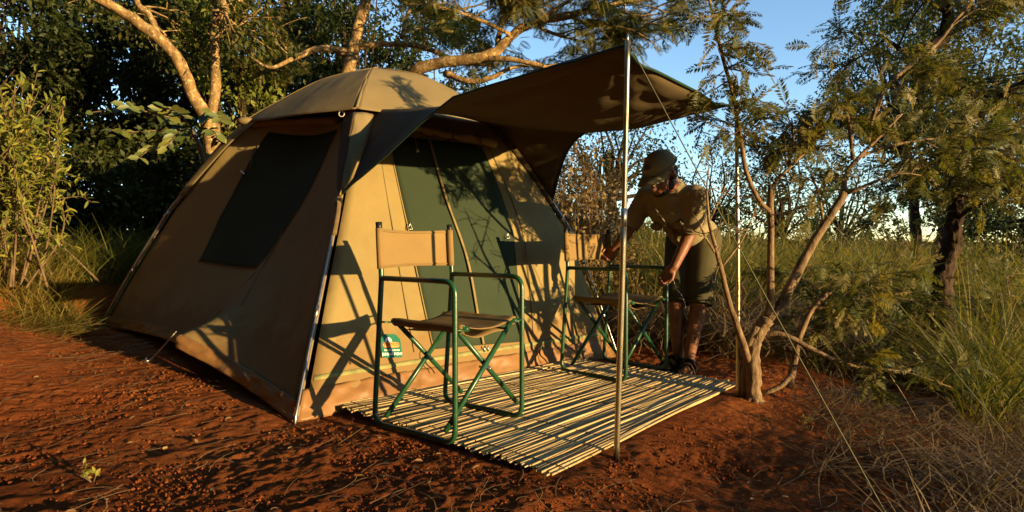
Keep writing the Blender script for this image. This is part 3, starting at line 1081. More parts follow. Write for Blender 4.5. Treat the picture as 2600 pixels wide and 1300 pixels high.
def build_chair(label, loc, rz, seed):
    r = np.random.default_rng(seed)
    o = thing('folding_chair', label, 'chair', loc, rz, 'folding canvas chairs in front of the tent')
    TR = 0.0112
    zb = TR
    for y in (0, CW):
        path = fillet([(0.004, y, CA), (CD_, y, CA), (CD_, y, zb), (CD_ * .55, y, zb + .004), (-0.049, y, zb), (0.0, y, CA), (-0.015, y, CHH)], [0.055, 0.055, 0.5, 0.055, 0.3], 7)
        fr = part(o, 'side_frame', tube(path, TR, 10), M_GREEN, local=True)
        part(fr, 'end_cap', tube(np.array([[-0.0135, y, CHH - .035], [-0.0152, y, CHH + .004]]), 0.0135, 10), M_BLACK, local=True)
    yn, yf, zs = 0.065, CW - 0.055, 0.443
    for x in (0.045, CD_ - 0.035):
        dx = 0.012
        part(o, 'cross_leg', tube(np.array([[x + dx, -0.030, 0.062], [x + dx, yf, zs - .012]]), 0.0108, 8), M_GREEN, local=True)
        part(o, 'cross_leg', tube(np.array([[x - dx, CW + 0.030, 0.062], [x - dx, yn, zs - .012]]), 0.0108, 8), M_GREEN, local=True)
        part(o, 'pivot', tube(np.array([[x - .03, (yn + yf) / 2 , 0.262], [x + .03, (yn + yf) / 2, 0.262]]), 0.005, 6), M_STEEL, local=True)
    for y in (yn, yf):
        part(o, 'seat_rail', tube(np.array([[-0.005, y, zs], [CD_ + 0.01, y, zs]]), 0.0105, 8), M_GREEN, local=True)
    for x in (0.0, CD_):
        part(o, 'link', tube(np.array([[x, 0, zs + .002], [x, yn, zs - .006]]), 0.012, 6, flat=.35), M_GREEN, local=True)
        part(o, 'link', tube(np.array([[x, CW, zs + .002], [x, yf, zs - .006]]), 0.012, 6, flat=.35), M_GREEN, local=True)
    # sling seat: wraps the rails, sags in the middle
    S, X = np.meshgrid(np.linspace(0, 1, 28), np.linspace(0.012, CD_ - 0.006, 20))
    yy = yn - 0.014 + S * (yf - yn + 0.028)
    zz = zs + 0.013 - 0.030 * np.sin(PI * S) ** 0.8 + 0.004 * (noise(X * 16, S * 9, seed=seed) - .5)
    G = np.stack([X, yy, zz], -1)
    # the turned under edges
    lo = [np.stack([X[:, 0], yy[:, 0] - .002 * 0 + dy, zz[:, 0] + dz], -1) for dy, dz in ((.012, -.030), (0.0, -.022), (-.003, -.010))]
    hi = [np.stack([X[:, -1], yy[:, -1] + dy, zz[:, -1] + dz], -1) for dy, dz in ((.003, -.010), (0.0, -.022), (-.012, -.030))]
    G = np.concatenate([np.stack(lo, 1), G, np.stack(hi, 1)], 1)
    part(o, 'seat', grid(G, 0.003), M_CHAIRCLOTH, local=True)
    S2, X2 = np.meshgrid(np.linspace(0.04, .96, 16), np.linspace(0.02, CD_ - 0.02, 8))
    G = np.stack([X2, yn + S2 * (yf - yn), zs - 0.026 - 0.020 * np.sin(PI * S2) - 0.006 * np.sin(9 * S2 + 14 * X2)], -1)
    part(o, 'under_seat', grid(G, 0.002), M_CHAIRCLOTH, local=True)
    # back sling with sleeves round the posts
    S, Z = np.meshgrid(np.linspace(0, 1, 28), np.linspace(0.668, 0.838, 14))
    sag = 0.008 * np.sin(PI * S)
    xb = -0.0025 - 0.0125 * (Z - CA) / (CHH - CA)
    G = np.stack([xb - 0.0125 - 0.010 * np.sin(PI * S), -0.006 + S * (CW + 0.012), Z - sag * (Z - .668) / .17 + sag * .6 * (.838 - Z) / .17], -1)
    bk = part(o, 'backrest', grid(G, 0.003), M_CHAIRCLOTH, local=True)
    for y in (0, CW):
        P = np.array([[-0.0025 - 0.0125 * (z - CA) / (CHH - CA), y, z] for z in np.linspace(0.668, 0.838, 6)])
        part(bk, 'sleeve', tube(P, 0.0152, 12), M_CHAIRCLOTH, local=True)
    for z in (0.678, 0.829):
        y = np.linspace(0.0, CW, 20)
        P = np.stack([-0.0025 - 0.0125 * (z - CA) / (CHH - CA) - 0.0105 - .010 * np.sin(PI * y / CW), y, z + (-.008 if z > .75 else .005) * np.sin(PI * y / CW)], 1)
        part(bk, 'stitched_hem', tube(P, 0.0030, 5), M_CHAIRCLOTH, local=True)
    return o


MAT_Z = 0.026
build_chair('green folding chair with tan canvas back nearest the camera', (-0.546, 2.499, MAT_Z), -0.634, 3)
build_chair('green folding chair with tan canvas back that the man is holding', (0.332, 3.562, MAT_Z), -0.768, 4)

# ------------------------------------------------------------------ reed mat


def build_mat():
    P1, P2, P3, P4 = np.array([-0.894, 2.877]), np.array([0.138, 2.03]), np.array([1.279, 3.36]), np.array([0.37, 3.93])
    o = thing('reed_mat', 'woven reed mat of straw coloured canes under the two chairs', 'mat', (0.2, 3.0, 0.0))
    c0 = np.array([0.2, 3.0, 0.0])
    variants = []
    for k in range(9):
        n = 15
        x = np.linspace(-0.5, 0.5, n)
        wob = 0.0045 * np.stack([np.sin(x * U(4, 9) + U(0, 6)), np.sin(x * U(3, 7) + U(0, 6)) * .6], 1)
        r = 0.0043 * (1 + 0.10 * np.sin(x * U(2, 4))) * (1 - 0.25 * (x + .5) * U(0, 1))
        r[[4, 9]] *= 1.22                                   # cane nodes
        V, F = tube(np.stack([x, wob[:, 0], wob[:, 1]], 1), 1.0, 6)
        V = V.reshape(n, 6, 3)
        cen = np.stack([x, wob[:, 0], wob[:, 1]], 1)[:, None]
        V = cen + (V - cen) * np.stack([np.ones(n), r, r], 1)[:, None, :]
        V[:, :, 0] = x[:, None]
        variants.append(add_mesh('reed', V.reshape(-1, 3), F, (M_REED1, M_REED2, M_REED1, M_REED3, M_REED2, M_REED1, M_REED3, M_REED2, M_REED1)[k]))
    N = 235
    for i in range(N):
        f = (i + 0.5) / N
        a = P1 + (P2 - P1) * f; b = P4 + (P3 - P4) * f
        d = b - a
        L = np.linalg.norm(d)
        e = d / L
        a = a - e * U(-0.012, 0.022); b = b + e * U(-0.015, 0.028)
        m = (a + b) / 2; L = np.linalg.norm(b - a)
        nn = np.array([-e[1], e[0]])
        m = m + nn * U(-.0016, .0016)
        # the mat lies over low swells in the soil and lifts a little at its front edge
        za = zb = 0.006 + 0.030 * (1 - f)
        za += 0.008 * noise(a[0] * 3, a[1] * 3, seed=2); zb += 0.008 * noise(b[0] * 3, b[1] * 3, seed=2)
        pr = .0026 if U() < .16 else 0
        za += U(-.0007, .0007) + pr * U(.2, 1); zb += U(-.0007, .0007) + pr * U(.2, 1)
        ang = math.atan2(e[1], e[0]) + U(-.004, .004)
        ro = link('reed', variants[int(U(0, 9))], o)
        flip = U() < .5
        ro.location = (m[0] - c0[0], m[1] - c0[1], (za + zb) / 2)
        ro.rotation_euler = (U(0, 6), 0, 0)
        tilt = math.atan2(zb - za, L)
        R = Matrix.Rotation(ang + (PI if flip else 0), 4, 'Z') @ Matrix.Rotation(-tilt * (-1 if flip else 1), 4, 'Y') @ Matrix.Rotation(U(0, 6), 4, 'X')
        ro.rotation_euler = R.to_euler()
        s = U(0.75, 1.25)
        ro.scale = (L, s, s)
    for g in (0.035, 0.25, 0.5, 0.74, 0.965):
        a = P1 + (P4 - P1) * g; b = P2 + (P3 - P2) * g
        t = np.linspace(0, 1, 160)
        P = a[None] * (1 - t)[:, None] + b[None] * t[:, None]
        z = 0.0125 + 0.030 * (1 - t) + 0.008 * noise(P[:, 0] * 3, P[:, 1] * 3, seed=2) + 0.0025 * np.sin(np.arange(160) * 2.5)
        part(o, 'binding_cord', tube(np.column_stack([P, z]), 0.0016, 4), M_WEB)
    return o


build_mat()

# ------------------------------------------------------------------ the man bending over the far chair


def cone(a, b, ra, rb, n=12):
    """tapered limb with round ends"""
    a = np.asarray(a, float); b = np.asarray(b, float)
    d = unit(b - a)
    P, R = [], []
    for k in range(5):
        t = -PI / 2 + k * PI / 8
        P.append(a + d * ra * math.sin(t)); R.append(max(ra * math.cos(t), ra * .02))
    for s in np.linspace(0.0, 1, 5):
        P.append(a + (b - a) * s); R.append(ra + (rb - ra) * s)
    for k in range(1, 5):
        t = k * PI / 8
        P.append(b + d * rb * math.sin(t)); R.append(max(rb * math.cos(t), rb * .02))
    P = np.array(P)
    keep = [0]
    for i in range(1, len(P)):
        if np.dot(P[i] - P[keep[-1]], d) > 1e-5: keep.append(i)
    return tube(P[keep], np.array(R)[keep], n)


def blob(c, r, R=None, n=16, m=11):
    V, F = ball((0, 0, 0), r, n, m)
    if R is not None: V = V @ np.asarray(R).T
    return V + np.asarray(c, float), F


def fused(parent, name, parts, mat, voxel, smooth=6):
    """one continuous surface grown over overlapping forms"""
    o = part(parent, name, join(*parts), mat)
    r = o.modifiers.new('remesh', 'REMESH')
    r.mode = 'VOXEL'; r.voxel_size = voxel; r.use_smooth_shade = True
    s = o.modifiers.new('smooth', 'SMOOTH')
    s.factor = 0.5; s.iterations = smooth
    return o


def build_man():
    fwd = unit(np.array([-0.695, -0.719, 0])); lft = np.array([0.719, -0.695, 0]); upv = np.array([0, 0, 1.0])
    root = np.array([1.16, 3.82, 0.0])
    o = thing('person', 'man in khaki shirt, olive shorts and cap bending over the far chair', 'person', tuple(root))
    hip = at(1760, 600, 3.86)
    chest = at(1712, 520, 3.66)
    neck = at(1700, 478, 3.53)
    shL = at(1768, 497, 3.47); shR = at(1642, 497, 3.72)
    # spine direction and a head that looks down towards the chair
    head = at(1678, 443, 3.42)
    hf = unit(np.array([-0.60, -0.55, -0.58])); hu = unit(np.cross(np.cross(hf, upv), hf)); hl = np.cross(hu, hf)
    HR = np.stack([hf, hl, hu], 1)
    H = lambda x, y, z: head + HR @ np.array([x, y, z])
    elR = at(1590, 592, 3.80); haR = np.array([0.628, 3.862, 0.712])
    elL = at(1752, 592, 3.60); wrL = at(1712, 678, 3.56); haL = np.array([0.945, 3.572, 0.632])
    kneeL = at(1774, 772, 3.70); kneeR = at(1716, 770, 3.76)
    ankL = at(1750, 909, 3.70); ankR = at(1722, 906, 3.78)
    hpL = hip + lft * 0.085 + [0, 0, -.02]; hpR = hip - lft * 0.085 + [0, 0, -.02]
    B = []
    # trunk and neck
    B += [cone(hip, chest, .125, .145), cone(chest, neck, .13, .07), cone(neck, H(-.02, 0, -.05), .058, .056), cone(shR, shL, .065, .065)]
    # skull, jaw, nose, ears, brow
    B += [blob(H(-.012, 0, .028), (.098, .076, .092), HR), blob(H(.030, 0, -.045), (.062, .058, .068), HR), blob(H(.068, 0, -.085), (.026, .030, .022), HR),
          cone(H(.088, 0, .012), H(.112, 0, -.028), .012, .018), blob(H(.104, .014, -.032), .010), blob(H(.104, -.014, -.032), .010),
          blob(H(.086, 0, -.058), (.014, .030, .008), HR), blob(H(.086, 0, -.070), (.014, .028, .008), HR),
          blob(H(.078, .032, .018), (.018, .026, .010), HR), blob(H(.078, -.032, .018), (.018, .026, .010), HR),
          blob(H(-.010, .080, -.012), (.020, .010, .032), HR), blob(H(-.010, -.080, -.012), (.020, .010, .032), HR)]
    # arms
    wrR = haR + unit(elR - haR) * 0.085
    B += [cone(shR, elR, .052, .040), cone(elR, wrR, .041, .026), cone(shL, elL, .052, .041), cone(elL, wrL, .043, .027)]
    # right hand: fingers closed round the rear post of the chair (post is vertical)
    def hand(wr, ha, axis_, palm_n, thumb_side):
        """palm from wrist to ha, four fingers curling round a bar along axis_, thumb the other way"""
        L = []
        dirn = unit(ha - wr)
        ax = unit(axis_)
        L.append(cone(wr, wr + dirn * 0.03, .026, .030))
        cross = unit(ax - dirn * np.dot(ax, dirn))
        for k in range(5):
            p = wr + dirn * 0.035 + cross * (k - 2) * 0.013
            L.append(cone(p, p + dirn * .050, .0150, .0135, 8))
        ln = (0.072, 0.082, 0.078, 0.062)
        for k in range(4):
            b0 = wr + dirn * 0.082 + cross * (1.5 - k) * 0.0185
            p1 = b0 + unit(dirn * .8 + palm_n * .45) * ln[k] * .42
            p2 = p1 + unit(palm_n * 1.0 - dirn * .15) * ln[k] * .36
            p3 = p2 + unit(palm_n * .35 - dirn * .9) * ln[k] * .28
            L += [cone(b0, p1, .0098, .0090, 8), cone(p1, p2, .0090, .0082, 8), cone(p2, p3, .0082, .0070, 8)]
        t0 = wr + dirn * 0.028 + cross * .026 * thumb_side
        t1 = t0 + unit(dirn * .6 + cross * .6 * thumb_side + palm_n * .55) * .040
        t2 = t1 + unit(dirn * .75 + palm_n * .75 - cross * .15 * thumb_side) * .032
        L += [cone(t0, t1, .0135, .0105, 8), cone(t1, t2, .0105, .0085, 8)]
        return L
    B += hand(wrR, haR, np.array([0.2, 0, 1.0]), unit(np.array([-0.5, -0.85, 0.0])), 1)
    B += hand(wrL, haL, np.array([.719, -.695, 0.1]), unit(np.array([-0.55, -0.6, -0.55])), 1)
    # legs: thigh, knee, calf, shin, heel, foot
    for hp, kn, an, fd in ((hpL, kneeL, ankL, unit(np.array([-.42, -.90, 0]))), (hpR, kneeR, ankR, unit(np.array([-.75, -.66, 0])))):
        cf = kn * .68 + an * .32 - fd * .022
        gz = float(ground(an[0], an[1])) + .012
        foot = np.array([an[0], an[1], gz])
        B += [cone(hp, kn, .088, .056), cone(kn, an, .052, .034), blob(cf, (.050, .050, .085)), cone(an, [an[0], an[1], gz + .035], .036, .036),
              cone(foot - fd * .045 + [0, 0, .032], foot + fd * .08 + [0, 0, .030], .034, .036), cone(foot + fd * .06 + [0, 0, .026], foot + fd * .145 + [0, 0, .022], .036, .026)]
        side = np.cross(upv, fd)
        for k in range(5):
            tb = foot + fd * (.150 - abs(k - 1.2) * .006) + side * (k - 2) * .0165 + [0, 0, .018]
            B.append(cone(tb, tb + fd * (.030 if k in (0, 4) else .024), .011, .009, 8))
    body = fused(o, 'body', B, M_SKIN, 0.0062, 4)
    # ---- shirt: loose body, short sleeves, collar, placket, pocket, hem hanging clear of the waist
    front = unit(np.cross(lft, hip - neck));  front = front if np.dot(front, fwd) > 0 else -front
    hemc = hip + unit(hip - chest) * 0.035
    T = [cone(chest * .35 + neck * .65, chest, .105, .138, 18), cone(chest, hip, .138, .132, 18), cone(hip, hemc, .134, .142, 18), cone(shR, shL, .066, .066), cone(neck, chest, .070, .11)]
    T += [blob(chest + front * .012, (.172, .145, .14), np.stack([lft, front, unit(neck - hip)], 1)),
          blob(hip + lft * .01, (.160, .135, .12), np.stack([lft, front, unit(neck - hip)], 1)),
          blob(chest * .5 + hip * .5 - front * .03, (.155, .140, .2), np.stack([lft, front, unit(neck - hip)], 1))]
    slR = shR + (elR - shR) * .66; slL = shL + (elL - shL) * .72
    T += [cone(shR, slR, .064, .066), cone(shL, slL, .065, .070)]
    # folds pulled between shoulder and waist
    for k in range(7):
        a = shL + (shR - shL) * U(0, 1) - front * U(-.05, .1); b = hip + lft * U(-.12, .12) + front * U(-.02, .13)
        T.append(cone(a * .75 + b * .25 + front * .068, b * .7 + a * .3 + front * .062, .016, .013, 8))
    shirt = fused(o, 'shirt', T, M_SHIRT, 0.010, 5)
    for c, d, r in ((slR, elR - shR, .066), (slL, elL - shL, .070)):
        d = unit(d)
        a = np.linspace(0, 2 * PI, 25); e1 = unit(np.cross(d, upv)); e2 = np.cross(d, e1)
        part(shirt, 'sleeve_hem', tube(c + d * r * .62 + r * .80 * (np.cos(a)[:, None] * e1 + np.sin(a)[:, None] * e2), .006, 6, cap=False), M_TRIM)
    # collar wings
    cu = unit(neck - chest)
    for sgn in (1, -1):
        G = np.array([[neck + cu * (.030 - .042 * t) + lft * sgn * (.052 + .030 * t) * math.cos(w) + front * (.062 + .020 * t) * math.sin(w) for w in np.linspace(-1.1, 1.35, 12)] for t in np.linspace(0, 1, 5)])
        part(shirt, 'collar', grid(G, .004), M_TRIM)
    pl = [chest * (1 - t) + hip * t + front * (.160 - .02 * t) for t in np.linspace(-.55, 1.1, 16)]
    part(shirt, 'placket', tube(np.array(pl), .014, 6, flat=.3), M_TRIM)
    for t in np.linspace(-.4, 1.0, 5):
        part(shirt, 'button', ball(chest * (1 - t) + hip * t + front * (.165 - .02 * t), .0065, 8, 5), M_REED2)
    pk = chest + lft * .085 + front * .130
    part(shirt, 'emblem', ball(pk + cu * .02 + front * .012, (.010, .010, .013), 8, 5), M_BLACK)
    for sg in (1, -1):                                  # chest pockets
        pq = chest + lft * .078 * sg + front * .150 - cu * .02
        part(shirt, 'pocket', blob(pq, (.042, .010, .045), np.stack([lft, front, cu], 1), 12, 8), M_TRIM)
    # ---- shorts
    Sx = [blob(hip - upv * .035, (.150, .125, .13), np.stack([lft, fwd, upv], 1))]
    for hp, kn in ((hpL, kneeL), (hpR, kneeR)):
        en = hp + (kn - hp) * .86
        Sx += [cone(hp, en, .102, .088, 16)]
        sd = unit(np.cross(kn - hp, fwd))
    pc = hpL * .45 + kneeL * .55
    Sx.append(blob(pc + lft * .075, (.05, .022, .07), np.stack([fwd, lft, upv], 1)))
    Sx += [cone(hip - fwd * .05, hip - fwd * .07 - upv * .08, .12, .11)]
    sh = fused(o, 'shorts', Sx, M_SHORTS, 0.010, 5)
    for hp, kn in ((hpL, kneeL), (hpR, kneeR)):
        d = unit(kn - hp); c = hp + (kn - hp) * .86 + d * .055
        a = np.linspace(0, 2 * PI, 25); e1 = unit(np.cross(d, lft)); e2 = np.cross(d, e1)
        part(sh, 'leg_hem', tube(c + .080 * (np.cos(a)[:, None] * e1 + np.sin(a)[:, None] * e2), .007, 6, cap=False), M_SHORTS)
    # ---- cap: crown of six gores, curved peak, button
    cc = H(-.016, 0, .052)
    rx, ry, rz_ = .112, .092, .092
    n, m = 36, 9
    V, F = [], []
    for i in range(m + 1):
        t = (PI / 2) * i / m
        for j in range(n):
            b = 2 * PI * j / n
            seam = 1 - .018 * abs(math.cos(3 * b)) ** 14
            V.append(cc + HR @ np.array([rx * math.cos(t) * math.cos(b) * seam, ry * math.cos(t) * math.sin(b) * seam, rz_ * math.sin(t) - .008]))
    for i in range(m):
        for j in range(n):
            F.append((i * n + j, i * n + (j + 1) % n, (i + 1) * n + (j + 1) % n, (i + 1) * n + j))
    cap = part(o, 'cap', (np.array(V), F), M_CAP)
    part(cap, 'button', ball(cc + HR @ np.array([0, 0, rz_ - .006]), .008, 8, 5), M_CAP)
    G = []
    for i in range(7):
        r = i / 6
        row = []
        for b in np.linspace(-1.15, 1.15, 17):
            x = rx * math.cos(b) * (1) + r * (.085 * math.cos(b * .95) + .012); y = ry * math.sin(b) * (1 + .06 * r)
            z = -.008 - .020 * (math.sin(b)) ** 2 * (.3 + r) - .012 * r
            row.append(cc + HR @ np.array([x, y, z]))
        G.append(row)
    part(cap, 'peak', grid(np.array(G), .004), M_CAP)
    part(cap, 'emblem', blob(cc + HR @ np.array([rx * .86, -.012, rz_ * .42]), (.006, .022, .019), HR, 12, 7), M_CAPD)
    hb = [cc + HR @ np.array([(rx + .001) * math.cos(b), (ry + .001) * math.sin(b), -.004]) for b in np.linspace(0, 2 * PI, 37)]
    part(cap, 'sweat_band', tube(np.array(hb), .006, 6, cap=False), M_CAP)
    part(o, 'hair', join(*[blob(H(-.030, sg * .058, -.010), (.050, .018, .040), HR) for sg in (1, -1)], blob(H(-.075, 0, -.010), (.026, .055, .045), HR)), M_HAIR)
    part(o, 'beard', join(blob(H(.052, 0, -.082), (.045, .050, .028), HR), blob(H(.015, .050, -.060), (.030, .014, .035), HR), blob(H(.015, -.050, -.060), (.030, .014, .035), HR)), M_HAIR)
    for sg in (1, -1):
        e = part(o, 'eye', ball(H(.083, sg * .031, .003), .0115, 10, 7), M_WHITE)
        part(e, 'pupil', ball(H(.0925, sg * .031, .000), .0052, 8, 5), M_BLACK)
    # ---- sandals: sole, two straps each
    for an, fd in ((ankL, unit(np.array([-.42, -.90, 0]))), (ankR, unit(np.array([-.75, -.66, 0])))):
        gz = float(ground(an[0], an[1])) + .004
        side = np.cross(upv, fd)
        out = [np.array([an[0], an[1], gz]) + fd * (.055 + .145 * math.cos(t)) + side * (.046 + .008 * math.cos(t)) * math.sin(t) for t in np.linspace(0, 2 * PI, 28, endpoint=False)]
        k = len(out)
        V = np.array(out + [p + [0, 0, .016] for p in out])
        F = [tuple(range(k - 1, -1, -1)), tuple(range(k, 2 * k))] + [(i, (i + 1) % k, (i + 1) % k + k, i + k) for i in range(k)]
        so = part(o, 'sandal', (V, F), M_SANDAL)
        for f, hgt in ((.115, .060), (.055, .082)):
            P = [np.array([an[0], an[1], gz + .008]) + fd * f + side * .046 * math.cos(t) + upv * hgt * math.sin(t) for t in np.linspace(0, PI, 14)]
            part(so, 'strap', tube(np.array(P), .017, 6, flat=.35), M_SANDAL)
        P = [np.array([an[0], an[1], gz + .062 + .02 * math.cos(t)]) + fd * .042 * math.cos(t) * 1.05 + side * .043 * math.sin(t) for t in np.linspace(0, 2 * PI, 24)]
        part(so, 'strap', tube(np.array(P), .010, 6, cap=False, flat=.5), M_SANDAL)
    return o, haL


MAN, HAND_L = build_man()
rope('tie_cord', smooth_line([HAND_L + [0.01, -.02, -.03], HAND_L + [.035, -.01, -.10], HAND_L + [.075, .0, -.15], HAND_L + [.105, .01, -.24]], 16), 0.0012, M_CORD, "thin pale cord dangling from the man's hand", 'cord')

# ------------------------------------------------------------------ plants: templates and growers
# feathery compound frond, one unit long along +x
_fv, _fq = [], []


def _quad(a, b, c, d):
    i = len(_fv)
    _fv.extend([a, b, c, d]); _fq.append([i, i + 1, i + 2, i + 3])


_quad((0, -.008, 0), (1, -.003, -.12), (1, .003, -.12), (0, .008, 0))
NP_ = 11
for k_ in range(NP_):
    x_ = 0.10 + 0.88 * k_ / (NP_ - 1)
    l_ = 0.34 * math.sin(PI * (0.18 + 0.72 * k_ / (NP_ - 1))) ** 0.7
    zc = -.12 * x_ * x_
    for sg_ in (1, -1):
        _quad((x_, 0, zc), (x_ + .075 + .05 * l_, sg_ * l_ * .55, zc - .02), (x_ + .10, sg_ * l_, zc - .07), (x_ + .015, sg_ * l_ * .55, zc - .02))
FROND_V, FROND_Q = np.array(_fv, float), np.array(_fq)
_fv, _fq = [], []
_quad((0, -.010, 0), (1, -.004, -.16), (1, .004, -.16), (0, .010, 0))
NP_ = 16
for k_ in range(NP_):
    x_ = 0.08 + 0.90 * k_ / (NP_ - 1)
    for sg_ in (1, -1):
        l_ = 0.30 * math.sin(PI * (0.15 + 0.75 * k_ / (NP_ - 1))) ** 0.7 * random.uniform(.8, 1.15)
        zc = -.16 * x_ * x_
        jx = random.uniform(-.02, .05)
        _quad((x_, 0, zc), (x_ + .062 + jx, sg_ * l_ * .5, zc - .015), (x_ + .09 + jx, sg_ * l_, zc - .06 * random.uniform(.3, 1.6)), (x_ - .004 + jx, sg_ * l_ * .5, zc - .015))
FINE_V, FINE_Q = np.array(_fv, float), np.array(_fq)
# simple leaf, folded on its midrib
LEAF_V = np.array([(0, 0, 0), (.45, .24, .06), (1, 0, -.06), (.45, -.24, .06)], float)
LEAF_Q = np.array([[0, 1, 2, 3]])
# broader leaf in two halves
LEAF2_V = np.array([(0, 0, 0), (.30, .22, .07), (.70, .20, .03), (1, 0, -.10), (.70, -.20, .03), (.30, -.22, .07)], float)
LEAF2_Q = np.array([[0, 1, 2, 3], [0, 3, 4, 5]])


def rand_dirs(n):
    return unit(rng.normal(size=(n, 3)))


class Plant:
    """collects wood and leaves for one plant"""

    def __init__(self):
        self.wood, self.tips, self.dirs = [], [], []

    def limb(self, P, r0, r1, n=8, knob=0.10, step=None, rough=0.0):
        P = np.asarray(P, float)
        L = np.sum(np.linalg.norm(np.diff(P, axis=0), axis=1))
        k = max(6, int(L / (step or max(r0 * 1.2, .05))))
        k = min(k, 110)
        S = smooth_line(P, k)
        t = np.linspace(0, 1, k)
        R = (r0 + (r1 - r0) * t) * (1 + knob * (noise(t * L * 7, t * 0 + r0 * 91, seed=int(r0 * 1e4) % 97) - .5) * 2)
        S = S + (rng.normal(size=S.shape) * (r0 * .06))
        V, F = tube(S, R, n)
        if rough:
            C = np.repeat(S, n, 0); d = unit(V - C)
            f = fbm(V[:, 0] * 30 + d[:, 0] * 2, V[:, 1] * 30 + d[:, 1] * 2, 4, 63, V[:, 2] * 11)
            V = V + d * ((np.abs(2 * f - 1) * 2.2 - .45) * rough)[:, None]
        self.wood.append((V, F))
        return S, R

    def grow(self, p, d, L, r, lev, droop=0.0, spread=0.7, kids=4, wander=.25, flat=0.0):
        """a branching twig system; terminal points go to tips"""
        k = 5
        P = [np.asarray(p, float)]
        d = unit(d)
        for i in range(k):
            d = unit(d + rng.normal(size=3) * wander * .5 + np.array([0, 0, -droop * .15]))
            if flat: d = unit(d * np.array([1, 1, 1 - flat * .5]))
            P.append(P[-1] + d * L / k)
        P = np.array(P)
        self.wood.append(tube(P, np.linspace(r, r * .45, k + 1), 5 if lev > 1 else 4, cap=False))
        if lev <= 0:
            for i in (2, 3, 4, 5):
                self.tips.append(P[i]); self.dirs.append(d + rng.normal(size=3) * .45)
            return
        for c in range(kids):
            f = U(.35, 1.0)
            i = min(int(f * k), k - 1)
            q = P[i] + (P[i + 1] - P[i]) * (f * k - i)
            nd_ = unit(d + rng.normal(size=3) * spread * np.array([1, 1, 1 - flat]))
            self.grow(q, nd_, L * U(.55, .8), r * .55, lev - 1, droop, spread, kids, wander, flat)
        self.tips.append(P[-1]); self.dirs.append(d)

    def crown(self, T, Q, size, per, sigma, hang=0.3, tone=(0, 1), upj=.5):
        tips = np.array(self.tips); dirs = np.array(self.dirs)
        n = len(tips)
        pos = np.repeat(tips, per, 0) + rng.normal(size=(n * per, 3)) * sigma
        f = unit(np.repeat(unit(dirs), per, 0) + rng.normal(size=(n * per, 3)) * .8 + [0, 0, -hang])
        up = unit(np.array([0, 0, 1.0]) + rng.normal(size=(n * per, 3)) * upj)
        return scatter(T, Q, pos, rotmats(f, up), U(.65, 1.25, n * per) * size, U(tone[0], tone[1], n * per))

    def finish(self, name, label, cat, base, bark_m, leaf, leaf_m, group=None, trunk='trunk', crown='crown'):
        o = thing(name, label, cat, tuple(base), 0, group)
        base = np.asarray(base, float)
        if self.wood:
            part(o, trunk, join(*self.wood), bark_m)
        if leaf is not None:
            V, Q, t = leaf
            link(crown, quad_mesh(crown, V - base, Q, leaf_m, t), o)
        return o


def cluster_leaves(cen, rad, N, size, T=LEAF_V, Q=LEAF_Q, ncl=60, sig=.16, shell=.55, tone=(0, 1), hang=.35):
    """leaves gathered in clumps through an ellipsoid, more towards its outside"""
    d = rand_dirs(ncl)
    r = U(shell, 1, ncl) ** .6
    C = np.asarray(cen) + d * r[:, None] * np.asarray(rad)
    w = U(.4, 1.6, ncl); w /= w.sum()
    idx = rng.choice(ncl, N, p=w)
    s = sig * (0.6 + .8 * U(0, 1, ncl))[idx]
    pos = C[idx] + rng.normal(size=(N, 3)) * s[:, None] * np.array([1, 1, .75])
    f = unit(rng.normal(size=(N, 3)) + d[idx] * .7 + [0, 0, -hang])
    up = unit(np.array([0, 0, 1.0]) + rng.normal(size=(N, 3)) * .7)
    tn = np.clip(np.repeat(0, N) + U(tone[0], tone[1], ncl)[idx] * .6 + U(0, 1, N) * .4, 0, 1)
    return scatter(T, Q, pos, rotmats(f, up), U(.6, 1.3, N) * size, tn), C


def blades(x, y, h, w, lean, curve, tone, azim=None, seg=4, z=None):
    """grass blades as curved tapering strips"""
    n = len(x)
    z = ground(x, y) if z is None else z
    az = U(0, 2 * PI, n) if azim is None else azim
    t = np.linspace(0, 1, seg)
    dx, dy = np.cos(az), np.sin(az)
    bend = (lean[:, None] * t + curve[:, None] * t ** 2.2) * h[:, None]
    Z = z[:, None] + h[:, None] * (t - 0.35 * (curve[:, None] + lean[:, None] * .5) * t ** 2)
    X = x[:, None] + dx[:, None] * bend; Y = y[:, None] + dy[:, None] * bend
    wv = (w[:, None] * (1 - t ** 1.5 * .93)) / 2
    fa = az + U(-.9, .9, n) + PI / 2
    sx, sy = np.cos(fa)[:, None] * wv, np.sin(fa)[:, None] * wv
    A = np.stack([X - sx, Y - sy, Z], -1); B = np.stack([X + sx, Y + sy, Z], -1)
    V = np.stack([A, B], 2).reshape(n, seg * 2, 3)
    q = np.array([[2 * i, 2 * i + 1, 2 * i + 3, 2 * i + 2] for i in range(seg - 1)])
    Q = (q[None] + (np.arange(n) * seg * 2)[:, None, None]).reshape(-1, 4)
    return V.reshape(-1, 3), Q, np.repeat(tone, seg * 2)


def stuff(name, label, L, mat, cat='grass'):
    V, Q, t = cat_sc(L) if isinstance(L, list) else L
    o = link(name, quad_mesh(name, V, Q, mat, t))
    o['label'] = label; o['kind'] = 'stuff'; o['category'] = cat
    return o


